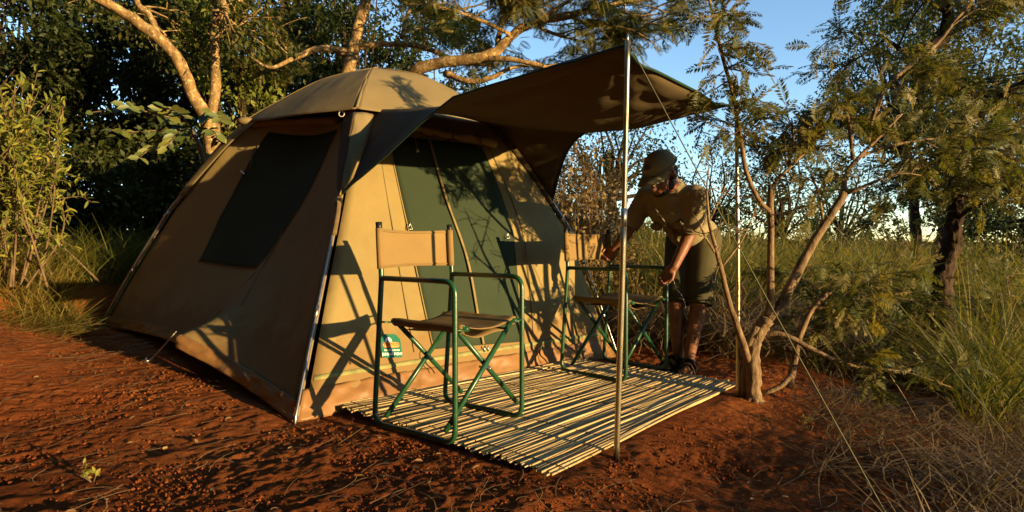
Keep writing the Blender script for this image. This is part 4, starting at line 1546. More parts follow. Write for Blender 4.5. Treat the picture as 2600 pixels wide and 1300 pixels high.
# ------------------------------------------------------------------ the lichen-grey leaning tree behind the tent (left)
def tree_leaning():
    p = Plant()
    D = 6.6
    base = at(560, 560, D); base[2] = float(ground(base[0], base[1]))
    p.limb([base, at(548, 420, D), at(535, 330, D), at(530, 290, D)], .10, .085, 14, rough=.014)
    p.limb([at(530, 300, D), at(495, 250, D), at(470, 190, D - .1), at(435, 130, D - .2), at(375, 75, D - .3), at(310, 30, D - .4), at(240, -10, D - .5), at(150, -60, D - .6)], .074, .046, 14, .12, rough=.010)
    p.limb([at(535, 300, D), at(548, 220, D + .1), at(545, 110, D + .2), at(548, 20, D + .2), at(530, -80, D + .2)], .054, .036, 12, rough=.008)
    p.limb([at(548, 60, D + .2), at(572, 30, D + .15), at(560, -5, D + .1), at(520, -60, D + .1)], .045, .03, 8)
    p.limb([at(400, 90, D - .25), at(380, 40, D - .2), at(350, 10, D - .2), at(330, -50, D)], .04, .025, 8)
    for u, v in ((270, 0), (545, 100), (545, 30), (350, 20)):
        for k in range(3):
            p.grow(at(u, v, D + .1), unit(rng.normal(size=3) + [.3, .9, .5]), U(.5, .9), .014, 1, .2, .9, 4)
    leaf = p.crown(LEAF_V, LEAF_Q, .085, 9, .09, .4, (0.3, 1))
    return p.finish('leaning_tree', 'lichen covered tree with a pale limb leaning up to the left behind the tent', 'tree', base, M_BARK_LICHEN, leaf, M_LEAF_DARK)


tree_leaning()


# ------------------------------------------------------------------ the spreading feathery tree right behind the tent
def tree_spreading():
    p = Plant()
    D = 7.0
    base = at(930, 640, D); base[2] = float(ground(base[0], base[1]))
    p.limb([base, at(925, 450, D), at(900, 320, D), at(878, 210, D)], .16, .085, 12)
    p.limb([at(878, 212, D), at(892, 150, D), at(905, 90, D), at(925, 20, D), at(938, -60, D), at(950, -160, D)], .080, .055, 10, .12)
    p.limb([at(925, 430, D), at(980, 290, D - .1), at(1030, 205, D - .2), at(1065, 175, D - .3), at(1130, 158, D - .4), at(1215, 148, D - .5), at(1262, 128, D - .5), at(1300, 90, D - .5), at(1350, 62, D - .5), at(1440, 40, D - .5), at(1540, 15, D - .5), at(1680, -10, D - .5)], .085, .026, 12, .14)
    limbs = [
        ([at(880, 135, D), at(830, 122, D - .1), at(790, 128, D - .2), at(740, 150, D - .3), at(688, 172, D - .4), at(640, 150, D - .4)], .052, .012),
        ([at(905, 118, D), at(980, 112, D + .1), at(1060, 116, D + .2), at(1120, 138, D + .3), at(1180, 160, D + .4), at(1260, 168, D + .3)], .042, .02),
        ([at(1215, 150, D - .5), at(1290, 150, D - .6), at(1370, 165, D - .6), at(1420, 178, D - .5), at(1560, 150, D - .4)], .034, .014),
        ([at(1130, 186, D - .3), at(1185, 205, D - .4), at(1240, 200, D - .4), at(1300, 172, D - .4), at(1360, 165, D - .3)], .040, .016),
        ([at(1262, 128, D - .5), at(1275, 60, D - .4), at(1300, 0, D - .3), at(1330, -60, D)], .034, .018),
        ([at(1020, 100, D + .2), at(1030, 50, D + .1), at(1050, 0, D)], .03, .018),
        ([at(1440, 40, D - .5), at(1500, 60, D - .4), at(1600, 75, D - .5), at(1660, 110, D - .5)], .022, .008),
        ([at(1350, 62, D - .5), at(1420, 90, D - .3), at(1500, 110, D - .2), at(1600, 130, D - .1)], .022, .008),
        ([at(1300, 90, D - .5), at(1240, 60, D - .8), at(1160, 30, D - 1), at(1080, 10, D - 1)], .024, .010),
        ([at(1540, 15, D - .5), at(1620, 40, D - .7), at(1700, 30, D - .8)], .016, .006),
        ([at(938, -40, D), at(1060, -30, D - .3), at(1200, -20, D - .5)], .03, .012),
    ]
    ends = []
    for P, a, b in limbs:
        S, R = p.limb(P, a, b, 8, .14)
        ends.append(S)
    S, R = p.limb([at(1300, 90, D - .5), at(1400, 30, D - .6), at(1480, -20, D - .6)], .03, .015, 7)
    ends.append(S)
    for li, S in enumerate(ends):
        near = li in (0, 1, 3)
        for i in range(int(len(S) * (.55 if near else .3)), len(S), 2):
            if U() < (.4 if near else .70):
                p.grow(S[i], unit([U(-.6, 1), U(.3, 1.0) if near or li == 2 else U(-.5, .8), U(.1, .8)]), U(.40, .75), .011, 1, .12, .65, 4, .2, .45)
    leaf = p.crown(FROND_V, FROND_Q, .15, 4, .06, .15, (0, 1), .45)
    return p.finish('spreading_tree', 'spreading feathery tree with sunlit crooked limbs above the tent roof', 'tree', base, M_BARK_LICHEN, leaf, M_LEAF_FEATHER)


tree_spreading()


# ------------------------------------------------------------------ dense dark trees closing off the left background
def dense_tree(u, D, crown_v, rad, N, label, size=.10, ncl=70, mat=M_LEAF_DARK, name='dense_tree', lean=0.0, group='dark trees behind the tent', low=None):
    base = at(u, 640, D); base[2] = float(ground(base[0], base[1])) - .02
    cen = at(u, crown_v, D)
    p = Plant()
    top = cen + [lean, 0, 0]
    p.limb([base, base * .5 + top * .5 + [U(-.15, .15), 0, 0], top], .10, .05, 8)
    lf, C = cluster_leaves(cen, rad, N, size, ncl=int(ncl * .62), sig=.145, tone=(0, .7))
    L = [lf]
    if low is not None:
        cen2 = np.array([cen[0], cen[1], low[0]])
        l2, C2 = cluster_leaves(cen2, low[1], low[2], size, ncl=40, sig=.2)
        L.append(l2)
    for c in C[::2]:
        m = top * .6 + base * .4 + (c - top) * .4
        p.wood.append(tube(smooth_line([top * .55 + base * .45, m + rng.normal(size=3) * .1, c], 8), np.linspace(.03, .006, 8), 4, cap=False))
    return p.finish(name, label, 'tree', base, M_BARK_DARK, cat_sc(L), mat, group)


dense_tree(-120, 8.0, 120, (1.5, 1.1, 1.9), 14000, 'dark leafy tree at the left edge behind the golden shrub', low=(1.2, (1.3, .9, 1.2), 8000), ncl=110)
dense_tree(120, 9.4, 60, (1.7, 1.2, 2.0), 16000, 'dark leafy tree left of the leaning limb', low=(1.3, (1.6, 1.0, 1.3), 9000), ncl=120)
dense_tree(370, 9.6, 110, (1.5, 1.0, 1.9), 16000, 'dark leafy tree directly behind the leaning limb', low=(1.2, (1.3, .8, 1.2), 9000), ncl=120)
dense_tree(640, 9.0, 70, (1.6, 1.1, 2.2), 17000, 'dark leafy tree between the leaning tree and the spreading tree', low=(1.5, (1.5, .9, 1.4), 8000), ncl=120)
dense_tree(870, 9.8, 60, (1.6, 1.1, 2.3), 13000, 'dark leafy tree behind the trunk of the spreading tree', low=(1.5, (1.5, .9, 1.4), 5000), ncl=100)
dense_tree(1080, 11.5, 190, (1.4, 1.1, 1.5), 7000, 'low dark tree behind the tent roof', ncl=80)
dense_tree(20, 11.5, 250, (2.6, 1.0, 2.8), 12000, 'tall dark tree far back at the left edge', size=.17, ncl=110)
dense_tree(420, 12.0, 200, (2.8, 1.0, 3.2), 13000, 'tall dark tree far back behind the leaning limb', size=.17, ncl=110)
dense_tree(780, 12.5, 180, (2.4, 1.0, 3.2), 10000, 'tall dark tree far back behind the tent', size=.17, ncl=110)
for u_, d_, w_, h_, lb_ in ((-40, 7.0, 1.3, .95, 'dark bush behind the golden shrub'), (210, 7.2, 1.1, .95, 'dark bush left of the sapling'), (400, 6.9, .9, 1.0, 'dark bush behind the sapling'), (560, 7.6, .9, 1.1, 'dark bush behind the tent side wall')):
    dense_tree(u_, d_, 560, (w_, .6, h_), 6500, lb_, size=.085, ncl=60, name='understorey_bush', group='dark bushes behind the tent')
# climbers hanging from the leaning tree, brighter
dense_tree(610, 7.4, 150, (.55, .5, 1.2), 3000, 'hanging creeper with small bright leaves right of the leaning tree', size=.075, ncl=46, mat=M_LEAF_LIME, name='creeper', group='')


# ------------------------------------------------------------------ golden shrub at the left edge
def golden_shrub():
    base = at(40, 640, 4.7); base[2] = float(ground(base[0], base[1]))
    p = Plant()
    pos, dr = [], []
    for k in range(34):
        b = base + [U(-.55, .45), U(-.35, .35), 0]
        u, v = U(-60, 165), U(190, 420)
        if k < 7: u, v = (95, 185) if k == 0 else (U(10, 165), U(185, 260))
        top = at(u, v, 4.7 + U(-.35, .35))
        S = smooth_line([b, b * .5 + top * .5 + rng.normal(size=3) * .09, top], 26)
        p.wood.append(tube(S, np.linspace(.009, .0025, 26), 5, cap=False))
        for i in range(4, 26):
            n = 3 if i > 13 else 1
            for _ in range(n):
                if U() < .85:
                    pos.append(S[i] + rng.normal(size=3) * .012); dr.append(unit(rng.normal(size=3) * .8 + [0, 0, .9]))
        for i in (9, 13, 17, 20):
            q = S[i]
            e = q + unit(rng.normal(size=3) + [0, 0, .6]) * U(.12, .28)
            T = smooth_line([q, (q + e) / 2 + rng.normal(size=3) * .02, e], 8)
            p.wood.append(tube(T, np.linspace(.004, .0015, 8), 4, cap=False))
            for j in range(1, 8):
                pos.append(T[j]); dr.append(unit(rng.normal(size=3) * .8 + (e - q)))
                pos.append(T[j]); dr.append(unit(rng.normal(size=3) * .8 + (e - q)))
    pos, dr = np.array(pos), np.array(dr)
    up = unit(np.array([0, 0, 1.0]) + rng.normal(size=pos.shape) * .6)
    leaf = scatter(LEAF2_V * [1, .62, 1], LEAF2_Q, pos, rotmats(dr, up), U(.04, .078, len(pos)), U(0, 1, len(pos)))
    p.finish('golden_shrub', 'sunlit yellow green shrub with upright leafy shoots at the left edge', 'shrub', base, M_TWIG, leaf, M_LEAF_LIME, trunk='stems', crown='foliage')


golden_shrub()


# ------------------------------------------------------------------ sapling with large pale compound leaves, left of the tent
def big_leaf_sapling():
    D = 5.1
    base = at(500, 620, D); base[2] = float(ground(base[0], base[1]))
    o = thing('sapling', 'sapling with large bright compound leaves reaching left beside the tent', 'sapling', tuple(base))
    wood = [tube(smooth_line([base, at(520, 480, D), at(510, 380, D), at(480, 320, D)], 20), np.linspace(.03, .014, 20), 7)]
    L2 = add_mesh('leaf', np.vstack([LEAF2_V * [1, 1.15, 1], LEAF2_V * [1, 1.15, 1] - [0, 0, .012]]), [(0, 1, 2, 3), (0, 3, 4, 5), (9, 8, 7, 6), (11, 10, 9, 6)], M_LEAF_BIG, smooth=True)
    stems = [((480, 330), (420, 300), (330, 275), (235, 285)), ((490, 340), (420, 330), (350, 335), (270, 330)), ((480, 325), (460, 290), (430, 275), (405, 280)),
             ((490, 350), (440, 350), (400, 360), (355, 400)), ((500, 340), (530, 300), (545, 290), (560, 300)), ((485, 330), (440, 300), (380, 290), (320, 268)),
             ((495, 350), (470, 330), (455, 335), (425, 370)), ((500, 350), (520, 330), (545, 335), (555, 360))]
    n = 0
    for st in stems:
        S = smooth_line([at(u, v, D + U(-.15, .15) - .2 * i) for i, (u, v) in enumerate(st)], 14)
        wood.append(tube(S, np.linspace(.009, .003, 14), 5, cap=False))
        for i in range(3, 14):
            for sg in (1, -1):
                if U() < .16: continue
                d = unit(S[min(i + 1, 13)] - S[i - 1])
                side = unit(np.cross(d, [0, 0, 1.0])) * sg
                f = unit(side * .9 + d * .45 + np.array([0, 0, U(-.55, .1)]) + rng.normal(size=3) * .18)
                R = rotmats(f[None], unit(np.array([[.45, -.75, .5]]) + rng.normal(size=(1, 3)) * .35))[0]
                lo = link('leaf', L2, o)
                M = Matrix(R.tolist()).to_4x4()
                lo.rotation_euler = M.to_euler()
                lo.location = tuple(S[i] - base)
                s = U(.075, .115)
                lo.scale = (s, s, s)
                n += 1
    part(o, 'stem', join(*wood), M_TWIG)
    return o


def big_leaf_mat():
    m, nt, p = new_mat('leaf_big')
    oi = nd(nt, 'ShaderNodeObjectInfo')
    c = ramp(nt, oi.outputs['Random'], [(0, (.070, .100, .022)), (.6, (.115, .140, .028)), (1, (.185, .185, .036))])
    nt.links.new(c, p.inputs['Base Color'])
    p.inputs['Roughness'].default_value = .5
    t = nd(nt, 'ShaderNodeBsdfTranslucent')
    nt.links.new(c, t.inputs[0])
    x = nd(nt, 'ShaderNodeMixShader'); x.inputs[0].default_value = .3
    nt.links.new(p.outputs[0], x.inputs[1]); nt.links.new(t.outputs[0], x.inputs[2])
    nt.links.new(x.outputs[0], nt.nodes['Material Output'].inputs[0])
    return m


M_LEAF_BIG = big_leaf_mat()
big_leaf_sapling()


# ------------------------------------------------------------------ slender branching tree beside the far awning pole
def slender_tree():
    p = Plant()
    D = 3.08
    base = at(1915, 1012, D); base[2] = float(ground(base[0], base[1])) - .02
    L = {}
    L['trunk'] = p.limb([base, at(1912, 940, D), at(1918, 870, D), at(1945, 810, D)], .036, .033, 24, .16, step=.015, rough=.008)
    for k in range(6):
        a = k * 1.05 + .3
        e = base + np.array([math.cos(a), math.sin(a), 0]) * U(.055, .095)
        e[2] = float(ground(e[0], e[1])) - .035
        p.wood.append(tube(smooth_line([base + [0, 0, .11], base + (e - base) * .35 + [0, 0, .035], e], 9), np.linspace(.026, .012, 9), 7))
    p.limb([at(1885, 1005, D + .05), at(1893, 930, D + .03), at(1905, 870, D), at(1925, 830, D)], .026, .022, 10)
    L['left'] = p.limb([at(1945, 812, D), at(1958, 770, D), at(1956, 690, D), at(1958, 600, D), at(1956, 530, D), at(1958, 470, D)], .020, .014, 10)
    L['tall'] = p.limb([at(1958, 540, D), at(1925, 505, D - .05), at(1893, 430, D - .1), at(1878, 330, D - .15), at(1860, 235, D - .2), at(1835, 145, D - .2), at(1815, 60, D - .2), at(1800, -10, D - .2), at(1790, -80, D - .2)], .0125, .006, 8)
    L['right'] = p.limb([at(1945, 815, D), at(1985, 770, D), at(2030, 680, D), at(2075, 600, D), at(2120, 530, D), at(2145, 490, D)], .026, .020, 10)
    L['r1'] = p.limb([at(2140, 500, D), at(2150, 440, D + .05), at(2190, 390, D + .1), at(2240, 340, D + .1), at(2290, 290, D + .1)], .016, .004, 8)
    L['r2'] = p.limb([at(2225, 270, D), at(2250, 220, D), at(2300, 175, D), at(2370, 120, D), at(2420, 60, D), at(2470, 0, D)], .012, .008, 8)
    p.limb([at(2205, 360, D + .08), at(2210, 320, D + .05), at(2225, 270, D)], .010, .011, 8)
    L['r3'] = p.limb([at(2165, 405, D + .06), at(2158, 330, D), at(2145, 255, D), at(2140, 262, D - .05), at(2100, 320, D - .1), at(2060, 370, D - .15)], .011, .006, 8)
    L['r4'] = p.limb([at(2140, 495, D), at(2200, 470, D - .05), at(2280, 440, D - .1), at(2340, 445, D - .1)], .011, .002, 8)
    L['r5'] = p.limb([at(2180, 400, D + .1), at(2260, 370, D + .1), at(2400, 350, D + .1), at(2560, 350, D + .1)], .010, .002, 8)
    L['u1'] = p.limb([at(1958, 475, D), at(1990, 440, D), at(2040, 390, D), at(2090, 330, D), at(2130, 260, D)], .010, .004, 7)
    L['u2'] = p.limb([at(2000, 440, D), at(2015, 370, D), at(2010, 300, D - .05)], .006, .003, 6)
    L['u3'] = p.limb([at(2090, 560, D), at(2080, 500, D), at(2060, 440, D)], .008, .004, 6)
    # stem leaning left in front of the man's side, bare and thorny
    L['lean'] = p.limb([at(1905, 925, D), at(1880, 850, D - .05), at(1850, 760, D - .1), at(1830, 680, D - .12), at(1815, 620, D - .15), at(1800, 560, D - .15), at(1795, 480, D - .15), at(1800, 420, D - .15)], .019, .002, 9)
    L['lean2'] = p.limb([at(1830, 680, D - .12), at(1870, 630, D - .1), at(1900, 580, D - .1), at(1920, 520, D - .1)], .006, .002, 6)
    L['lean3'] = p.limb([at(1815, 640, D - .14), at(1790, 600, D - .18), at(1775, 570, D - .2)], .008, .003, 6)
    L['lean4'] = p.limb([at(1802, 560, D - .15), at(1830, 500, D - .1), at(1850, 450, D - .05)], .005, .002, 6)
    # second small stem to the right
    L['s2'] = p.limb([at(2005, 985, D + .1), at(2020, 900, D + .1), at(2045, 815, D + .1), at(2090, 755, D + .1), at(2150, 700, D + .15)], .020, .010, 9)
    L['s3'] = p.limb([at(2060, 790, D + .1), at(2130, 765, D + .05), at(2230, 735, D)], .008, .003, 6)
    # low crooked bough reaching right
    L['low'] = p.limb([at(1935, 850, D), at(1990, 850, D - .05), at(2080, 895, D - .1), at(2170, 930, D - .1), at(2300, 945, D - .1), at(2420, 985, D - .1)], .016, .002, 8)
    L['low2'] = p.limb([at(2250, 940, D - .1), at(2290, 1000, D - .2), at(2340, 1085, D - .3)], .006, .002, 6)
    p.limb([at(1930, 1000, D), at(1975, 985, D - .02), at(2000, 965, D - .02), at(2010, 955, D)], .012, .014, 8)
    n0 = len(p.tips)

    def feather(key, f0, n, ln, d, kids=3, lev=0, r=.004):
        S = L[key][0]
        for k in range(n):
            i = int(U(f0, 1) * (len(S) - 1))
            p.grow(S[i], unit(np.array(d) + rng.normal(size=3) * .55), U(.6, 1.2) * ln, r, lev, .15, .7, kids, .2, .3)
    feather('tall', .35, 30, .17, (0, -.1, .1))
    feather('u1', .4, 7, .18, (-.1, 0, .3), kids=2, lev=1)
    feather('u2', .2, 12, .18, (0, 0, .5), lev=0)
    feather('u3', .3, 6, .18, (-.3, 0, .5), lev=0)
    feather('r1', .7, 2, .20, (.2, .2, .3), kids=2, lev=1)
    feather('r2', .1, 8, .22, (.3, .2, .2), kids=2, lev=1)
    feather('r3', .4, 7, .18, (-.4, 0, .2), lev=0)
    feather('r4', .6, 3, .20, (.4, .2, .0), kids=2, lev=1)
    feather('r5', .45, 5, .22, (.4, .2, -.05), kids=2, lev=1)
    feather('s2', .55, 5, .25, (.3, 0, .3), lev=1)
    feather('s3', .3, 5, .22, (.4, 0, .0), lev=1)
    feather('low', .55, 7, .16, (.2, -.1, -.1), lev=0)
    S = L['lean4'][0]
    bare = Plant()
    for key, n in (('lean', 14), ('lean2', 9), ('lean3', 7), ('lean4', 7)):
        S = L[key][0]
        for k in range(n):
            i = int(U(.45, 1) * (len(S) - 1))
            bare.grow(S[i], unit(rng.normal(size=3) + [0, 0, .5]), U(.06, .16), .0028, 0, 0, .8, 2, .5)
    leaf = p.crown(FINE_V, FINE_Q, .115, 2, .02, .25, (0.1, 1), .5)
    p.wood += bare.wood
    return p.finish('slender_tree', 'slender many-stemmed feathery tree beside the far awning pole', 'tree', base, M_BARK_SMOOTH, leaf, M_LEAF_FEATHER)


slender_tree()


# ------------------------------------------------------------------ rough barked tree on the right
def rough_tree():
    p = Plant()
    D = 4.3
    base = at(2415, 990, D); base[2] = float(ground(base[0], base[1])) - .05
    T, R = p.limb([base, at(2408, 900, D), at(2388, 800, D), at(2395, 700, D), at(2418, 600, D), at(2428, 500, D), at(2420, 400, D), at(2430, 330, D)], .068, .042, 30, .22, step=.02, rough=.022)
    p.limb([at(2425, 340, D), at(2440, 250, D + .05), at(2400, 222, D + .05), at(2345, 205, D + .05), at(2328, 165, D), at(2345, 130, D), at(2395, 95, D), at(2405, 30, D), at(2400, -60, D)], .046, .032, 24, .18, step=.03, rough=.014)
    ends = []
    for P, a, b in (([at(2430, 335, D), at(2500, 280, D - .1), at(2580, 220, D - .2), at(2680, 180, D - .2)], .036, .014),
                    ([at(2420, 420, D), at(2480, 400, D - .2), at(2560, 400, D - .3), at(2660, 430, D - .4)], .024, .010),
                    ([at(2400, 95, D), at(2460, 60, D - .1), at(2540, 40, D - .2)], .024, .01),
                    ([at(2330, 165, D), at(2280, 120, D), at(2230, 90, D + .1)], .02, .008),
                    ([at(2405, 30, D), at(2350, 0, D - .1), at(2290, -20, D - .2)], .022, .01),
                    ([at(2425, 560, D), at(2480, 520, D - .2), at(2540, 510, D - .3)], .016, .006)):
        S, _ = p.limb(P, a, b, 8, .14)
        ends.append(S)
    for S in ends:
        for i in range(3, len(S)):
            if U() < .85:
                p.grow(S[i], unit([U(-.8, .8), U(-.8, .5), U(-.2, .7)]), U(.28, .5), .008, 1, .25, .7, 4, .25, .3)
    leaf = p.crown(FINE_V, FINE_Q, .135, 3, .05, .3, (0.15, 1), .5)
    return p.finish('rough_tree', 'tree with a dark rough crooked trunk on the right', 'tree', base, M_BARK_DARK, leaf, M_LEAF_FEATHER)


rough_tree()


# ------------------------------------------------------------------ trees further off on the right and behind the man
def far_tree(u, D, v, rad, N, label, size=.12, trunk_u=None, mat=M_LEAF_FAR, ncl=60, tr=.13, sig=.2):
    base = at(trunk_u or u, 600, D); base[2] = float(ground(base[0], base[1])) - .05
    cen = at(u, v, D)
    p = Plant()
    p.limb([base, base * .6 + cen * .4 + [U(-.2, .2), 0, 0], cen], tr, tr * .5, 9, .15)
    lf, C = cluster_leaves(cen, rad, N, size, ncl=ncl, sig=sig)
    for c in C[::2]:
        q = base * .35 + cen * .65
        p.wood.append(tube(smooth_line([q, (q + c) / 2 + rng.normal(size=3) * .15, c], 8), np.linspace(tr * .3, .01, 8), 5, cap=False))
    return p.finish('background_tree', label, 'tree', base, M_BARK_DARK, lf, mat, 'trees in the background on the right')


far_tree(2270, 13, 190, (1.25, 1.2, 1.6), 12350, 'dark rounded tree standing against the sky at upper right', 0.094, 2330, ncl=80, sig=.22)
far_tree(2480, 12, 330, (1.5, 1.3, 2.2), 15200, 'broad tree behind the rough dark trunk', 0.094, 2340, ncl=90, sig=.25)
far_tree(2640, 9, 420, (1.0, .9, 1.9), 9500, 'leafy tree at the right edge behind the tall grass', 0.079, ncl=60)
far_tree(1545, 9.5, 390, (.95, .8, .75), 4332, 'bushy tree showing under the awning behind the man', 0.065, ncl=46, mat=M_LEAF_DARK)
far_tree(1800, 10.5, 480, (.75, .6, .85), 2964, 'small dark tree behind the man and the far awning pole', 0.065, ncl=40, tr=.07)
far_tree(1990, 9.5, 500, (.95, .6, .80), 2964, 'small dark tree seen through the slender branching tree', 0.072, ncl=36, tr=.07)
far_tree(2140, 11.5, 520, (.9, .6, .9), 2508, 'small dark tree right of the slender tree, low on the skyline', 0.072, ncl=30, tr=.07)


def feather_bush(u, D, h, w, n, label, size=.10, tone=(0.15, 1)):
    base = at(u, 640, D); base[2] = float(ground(base[0], base[1])) - .02
    p = Plant()
    for k in range(n):
        d = unit([U(-1, 1) * w / h, U(-.7, .5) * w / h, 1.0])
        L = h * U(.45, .8)
        S = base + d * L * np.linspace(0, 1, 7)[:, None] + np.cumsum(rng.normal(size=(7, 3)) * .02, 0)
        p.wood.append(tube(S, np.linspace(.012, .005, 7), 5, cap=False))
        for i in (3, 4, 5, 6):
            p.grow(S[i], unit(d + rng.normal(size=3) * .7), U(.2, .36), .005, 0, .3, .7, 3, .3)
    leaf = p.crown(FINE_V, FINE_Q, size, 3, .07, .25, tone, .5)
    return p.finish('feathery_bush', label, 'bush', base, M_TWIG, leaf, M_LEAF_FEATHER, 'feathery bushes on the right', 'stems', 'foliage')


feather_bush(2210, 4.6, .95, .9, 12, 'feathery olive bush right of the slender tree')
feather_bush(2330, 5.6, 1.05, .9, 11, 'feathery bush left of the rough dark trunk')
feather_bush(2075, 5.8, .95, .8, 10, 'feathery bush behind the slender tree')
feather_bush(2560, 5.2, 1.2, .8, 10, 'feathery bush in the grass right of the rough dark trunk')
feather_bush(1900, 6.6, 1.0, .8, 9, 'feathery bush behind the far awning pole')
feather_bush(1640, 7.2, 1.2, .9, 10, 'feathery bush behind the near awning pole')
feather_bush(2440, 8.5, 1.5, 1.2, 11, 'larger feathery bush on the skyline behind the rough dark trunk', .14)
for u_, d_, h_, lb_ in ((1480, 19, 1.5, 'distant bush on the skyline left of the near awning pole'), (1700, 22, 1.9, 'distant bush on the skyline behind the man'), (1930, 20, 1.6, 'distant bush on the skyline behind the slender tree'), (2120, 24, 1.9, 'distant bush on the skyline in the gap right of the slender tree'), (2320, 21, 2.1, 'distant bush on the skyline left of the rough dark trunk'), (2530, 18, 1.8, 'distant bush on the skyline at the right edge')):
    dense_tree(u_, d_, 618, (2.2, .9, h_), 3000, lb_, size=.17, ncl=70, mat=M_LEAF_FAR, name='distant_bush', group='distant bushes on the skyline')
feather_bush(2240, 8.8, 1.2, 1.2, 10, 'feathery bush low on the skyline right of the slender tree', .14)
# ------------------------------------------------------------------ unseen trees added beside and behind the camera to block sky light


def sky_blocker_tree(x, y, zc, rad, N, label, size=.33, ncl=60):
    base = np.array([x, y, float(ground(x, y)) - .05]); cen = np.array([x, y, zc])
    p = Plant()
    p.limb([base, base * .6 + cen * .4 + [U(-.3, .3), U(-.3, .3), 0], cen], .17, .09, 9, .15)
    lf, C = cluster_leaves(cen, rad, N, size, ncl=ncl, sig=.4, shell=.3)
    for c in C[::3]:
        q = base * .4 + cen * .6
        p.wood.append(tube(smooth_line([q, (q + c) / 2 + rng.normal(size=3) * .2, c], 8), np.linspace(.06, .015, 8), 5, cap=False))
    return p.finish('sky_blocker_tree', label, 'tree', base, M_BARK_DARK, lf, M_LEAF_DARK, 'trees round the clearing')


for x_, y_, z_, r_, n_, lb_ in (
        (-6.8, 4.2, 2.6, (1.3, 1.8, 2.7), 6000, 'leafy tree out of frame just left of the golden shrub'),
        (-6.2, 0.6, 2.6, (1.5, 2.0, 2.7), 6500, 'leafy tree out of frame to the left of the bare soil'),
        (-8.6, 2.6, 2.8, (1.6, 2.4, 2.9), 5000, 'leafy tree out of frame further left of the bare soil'),
        (-8.2, -1.6, 2.8, (1.8, 2.4, 2.9), 5000, 'leafy tree out of frame far left behind the camera'),
        (-5.6, -2.8, 2.7, (1.8, 2.0, 2.8), 6500, 'leafy tree out of frame behind and left of the camera'),
        (-2.8, -4.8, 2.8, (2.1, 1.7, 2.9), 6500, 'leafy tree out of frame behind the camera, left of centre'),
        (0.8, -5.6, 2.8, (2.1, 1.7, 2.9), 6500, 'leafy tree out of frame straight behind the camera'),
        (4.6, -7.6, 2.8, (2.2, 1.7, 2.9), 6500, 'leafy tree out of frame behind the camera, right of centre'),
        (-1.6, -1.6, 5.8, (3.4, 2.8, 1.1), 9000, 'tall shade tree out of frame with its crown over the camera'),
        (3.2, -4.4, 6.4, (3.0, 2.8, 1.3), 8000, 'tall shade tree out of frame to the right behind the camera'),
        (-5.0, 2.0, 5.8, (2.4, 2.6, 1.1), 8000, 'tall shade tree out of frame above the left of the clearing')):
    sky_blocker_tree(x_, y_, z_, r_, n_, lb_)

# ------------------------------------------------------------------ grasses and weeds


def zone(n, u0, u1, d0, d1):
    """n spots between two bearings (given as photo columns) and two depths"""
    d = d0 + (d1 - d0) * U(0, 1, n) ** .8
    u = U(u0, u1, n)
    return (u - 1300) / FPX * d, d


def meadow(n, u0, u1, d0, d1, h, w, tone=(0, 1), lean=(.05, .5), curve=(.1, .7), seg=4):
    x, y = zone(n, u0, u1, d0, d1)
    cl = .6 + .8 * noise(x * 1.3, y * 1.3, seed=33)
    return blades(x, y, U(h[0], h[1], n) * cl, U(w[0], w[1], n), U(*lean, n), U(*curve, n), np.clip(U(*tone, n), 0, 1), seg=seg)


# field behind the man and to the right, out to the skyline
stuff('tall_grass', 'tall green and golden grass in the field behind the man and at right', [
    meadow(7500, 1410, 2000, 4.9, 8, (.40, .95), (.009, .019), (.0, 1)),
    meadow(7000, 1380, 2750, 8, 16, (.6, 1.35), (.016, .032), (.2, 1)),
    meadow(6500, 1950, 2750, 5.6, 9, (.5, 1.2), (.010, .021), (.05, 1)),
    meadow(1700, 2440, 2800, 3.9, 6, (.4, 1.1), (.007, .016), (.0, 1)),
    meadow(5000, 1300, 2900, 16, 40, (.7, 1.4), (.03, .05), (.4, 1)),
], M_GRASS)
# green tufts at right edge, foreground
stuff('grass_tufts', 'long arching green grass tufts around the rough dark trunk', [
    meadow(750, 2450, 2760, 3.0, 4.0, (.30, .85), (.006, .012), (.0, .7), (.1, .6), (.3, 1.0), 6),
    meadow(700, 2050, 2450, 3.9, 5.2, (.3, .6), (.006, .010), (.0, .7), (.1, .7), (.3, 1.0), 6),
], M_GRASS)
# dead grass and stalks heaped right of the mat
def litter(n, u0, u1, d0, d1, L, w, tone, zr=(0.0, .12), flatness=.35):
    x, y = zone(n, u0, u1, d0, d1)
    return strips(x, y, U(*L, n), U(*w, n), U(*zr, n), flatness, U(*tone, n))


def strips(x, y, L, w, z0, flatness, tone, seg=5):
    """loose curved stalks lying about"""
    n = len(x)
    az = U(0, 2 * PI, n)
    el = U(-.5, 1, n) * flatness
    t = np.linspace(-.5, .5, seg)
    c = U(-.9, .9, n)
    a = az[:, None] + c[:, None] * t
    X = x[:, None] + np.cos(a) * t * L[:, None]; Y = y[:, None] + np.sin(a) * t * L[:, None]
    Z = ground(x, y)[:, None] + z0[:, None] + .006 + np.abs(np.sin(el))[:, None] * (t + .5) * L[:, None] - (U(0, .3, n)[:, None] * (t ** 2)) * L[:, None] * .3
    g = ground(X, Y) + .004
    Z = np.maximum(Z, g)
    px, py = -np.sin(a) * w[:, None] / 2, np.cos(a) * w[:, None] / 2
    A = np.stack([X - px, Y - py, Z], -1); B = np.stack([X + px, Y + py, Z + w[:, None] * .3], -1)
    V = np.stack([A, B], 2).reshape(n, seg * 2, 3)
    q = np.array([[2 * i, 2 * i + 1, 2 * i + 3, 2 * i + 2] for i in range(seg - 1)])
    Q = (q[None] + (np.arange(n) * seg * 2)[:, None, None]).reshape(-1, 4)
    return V.reshape(-1, 3), Q, np.repeat(tone, seg * 2)


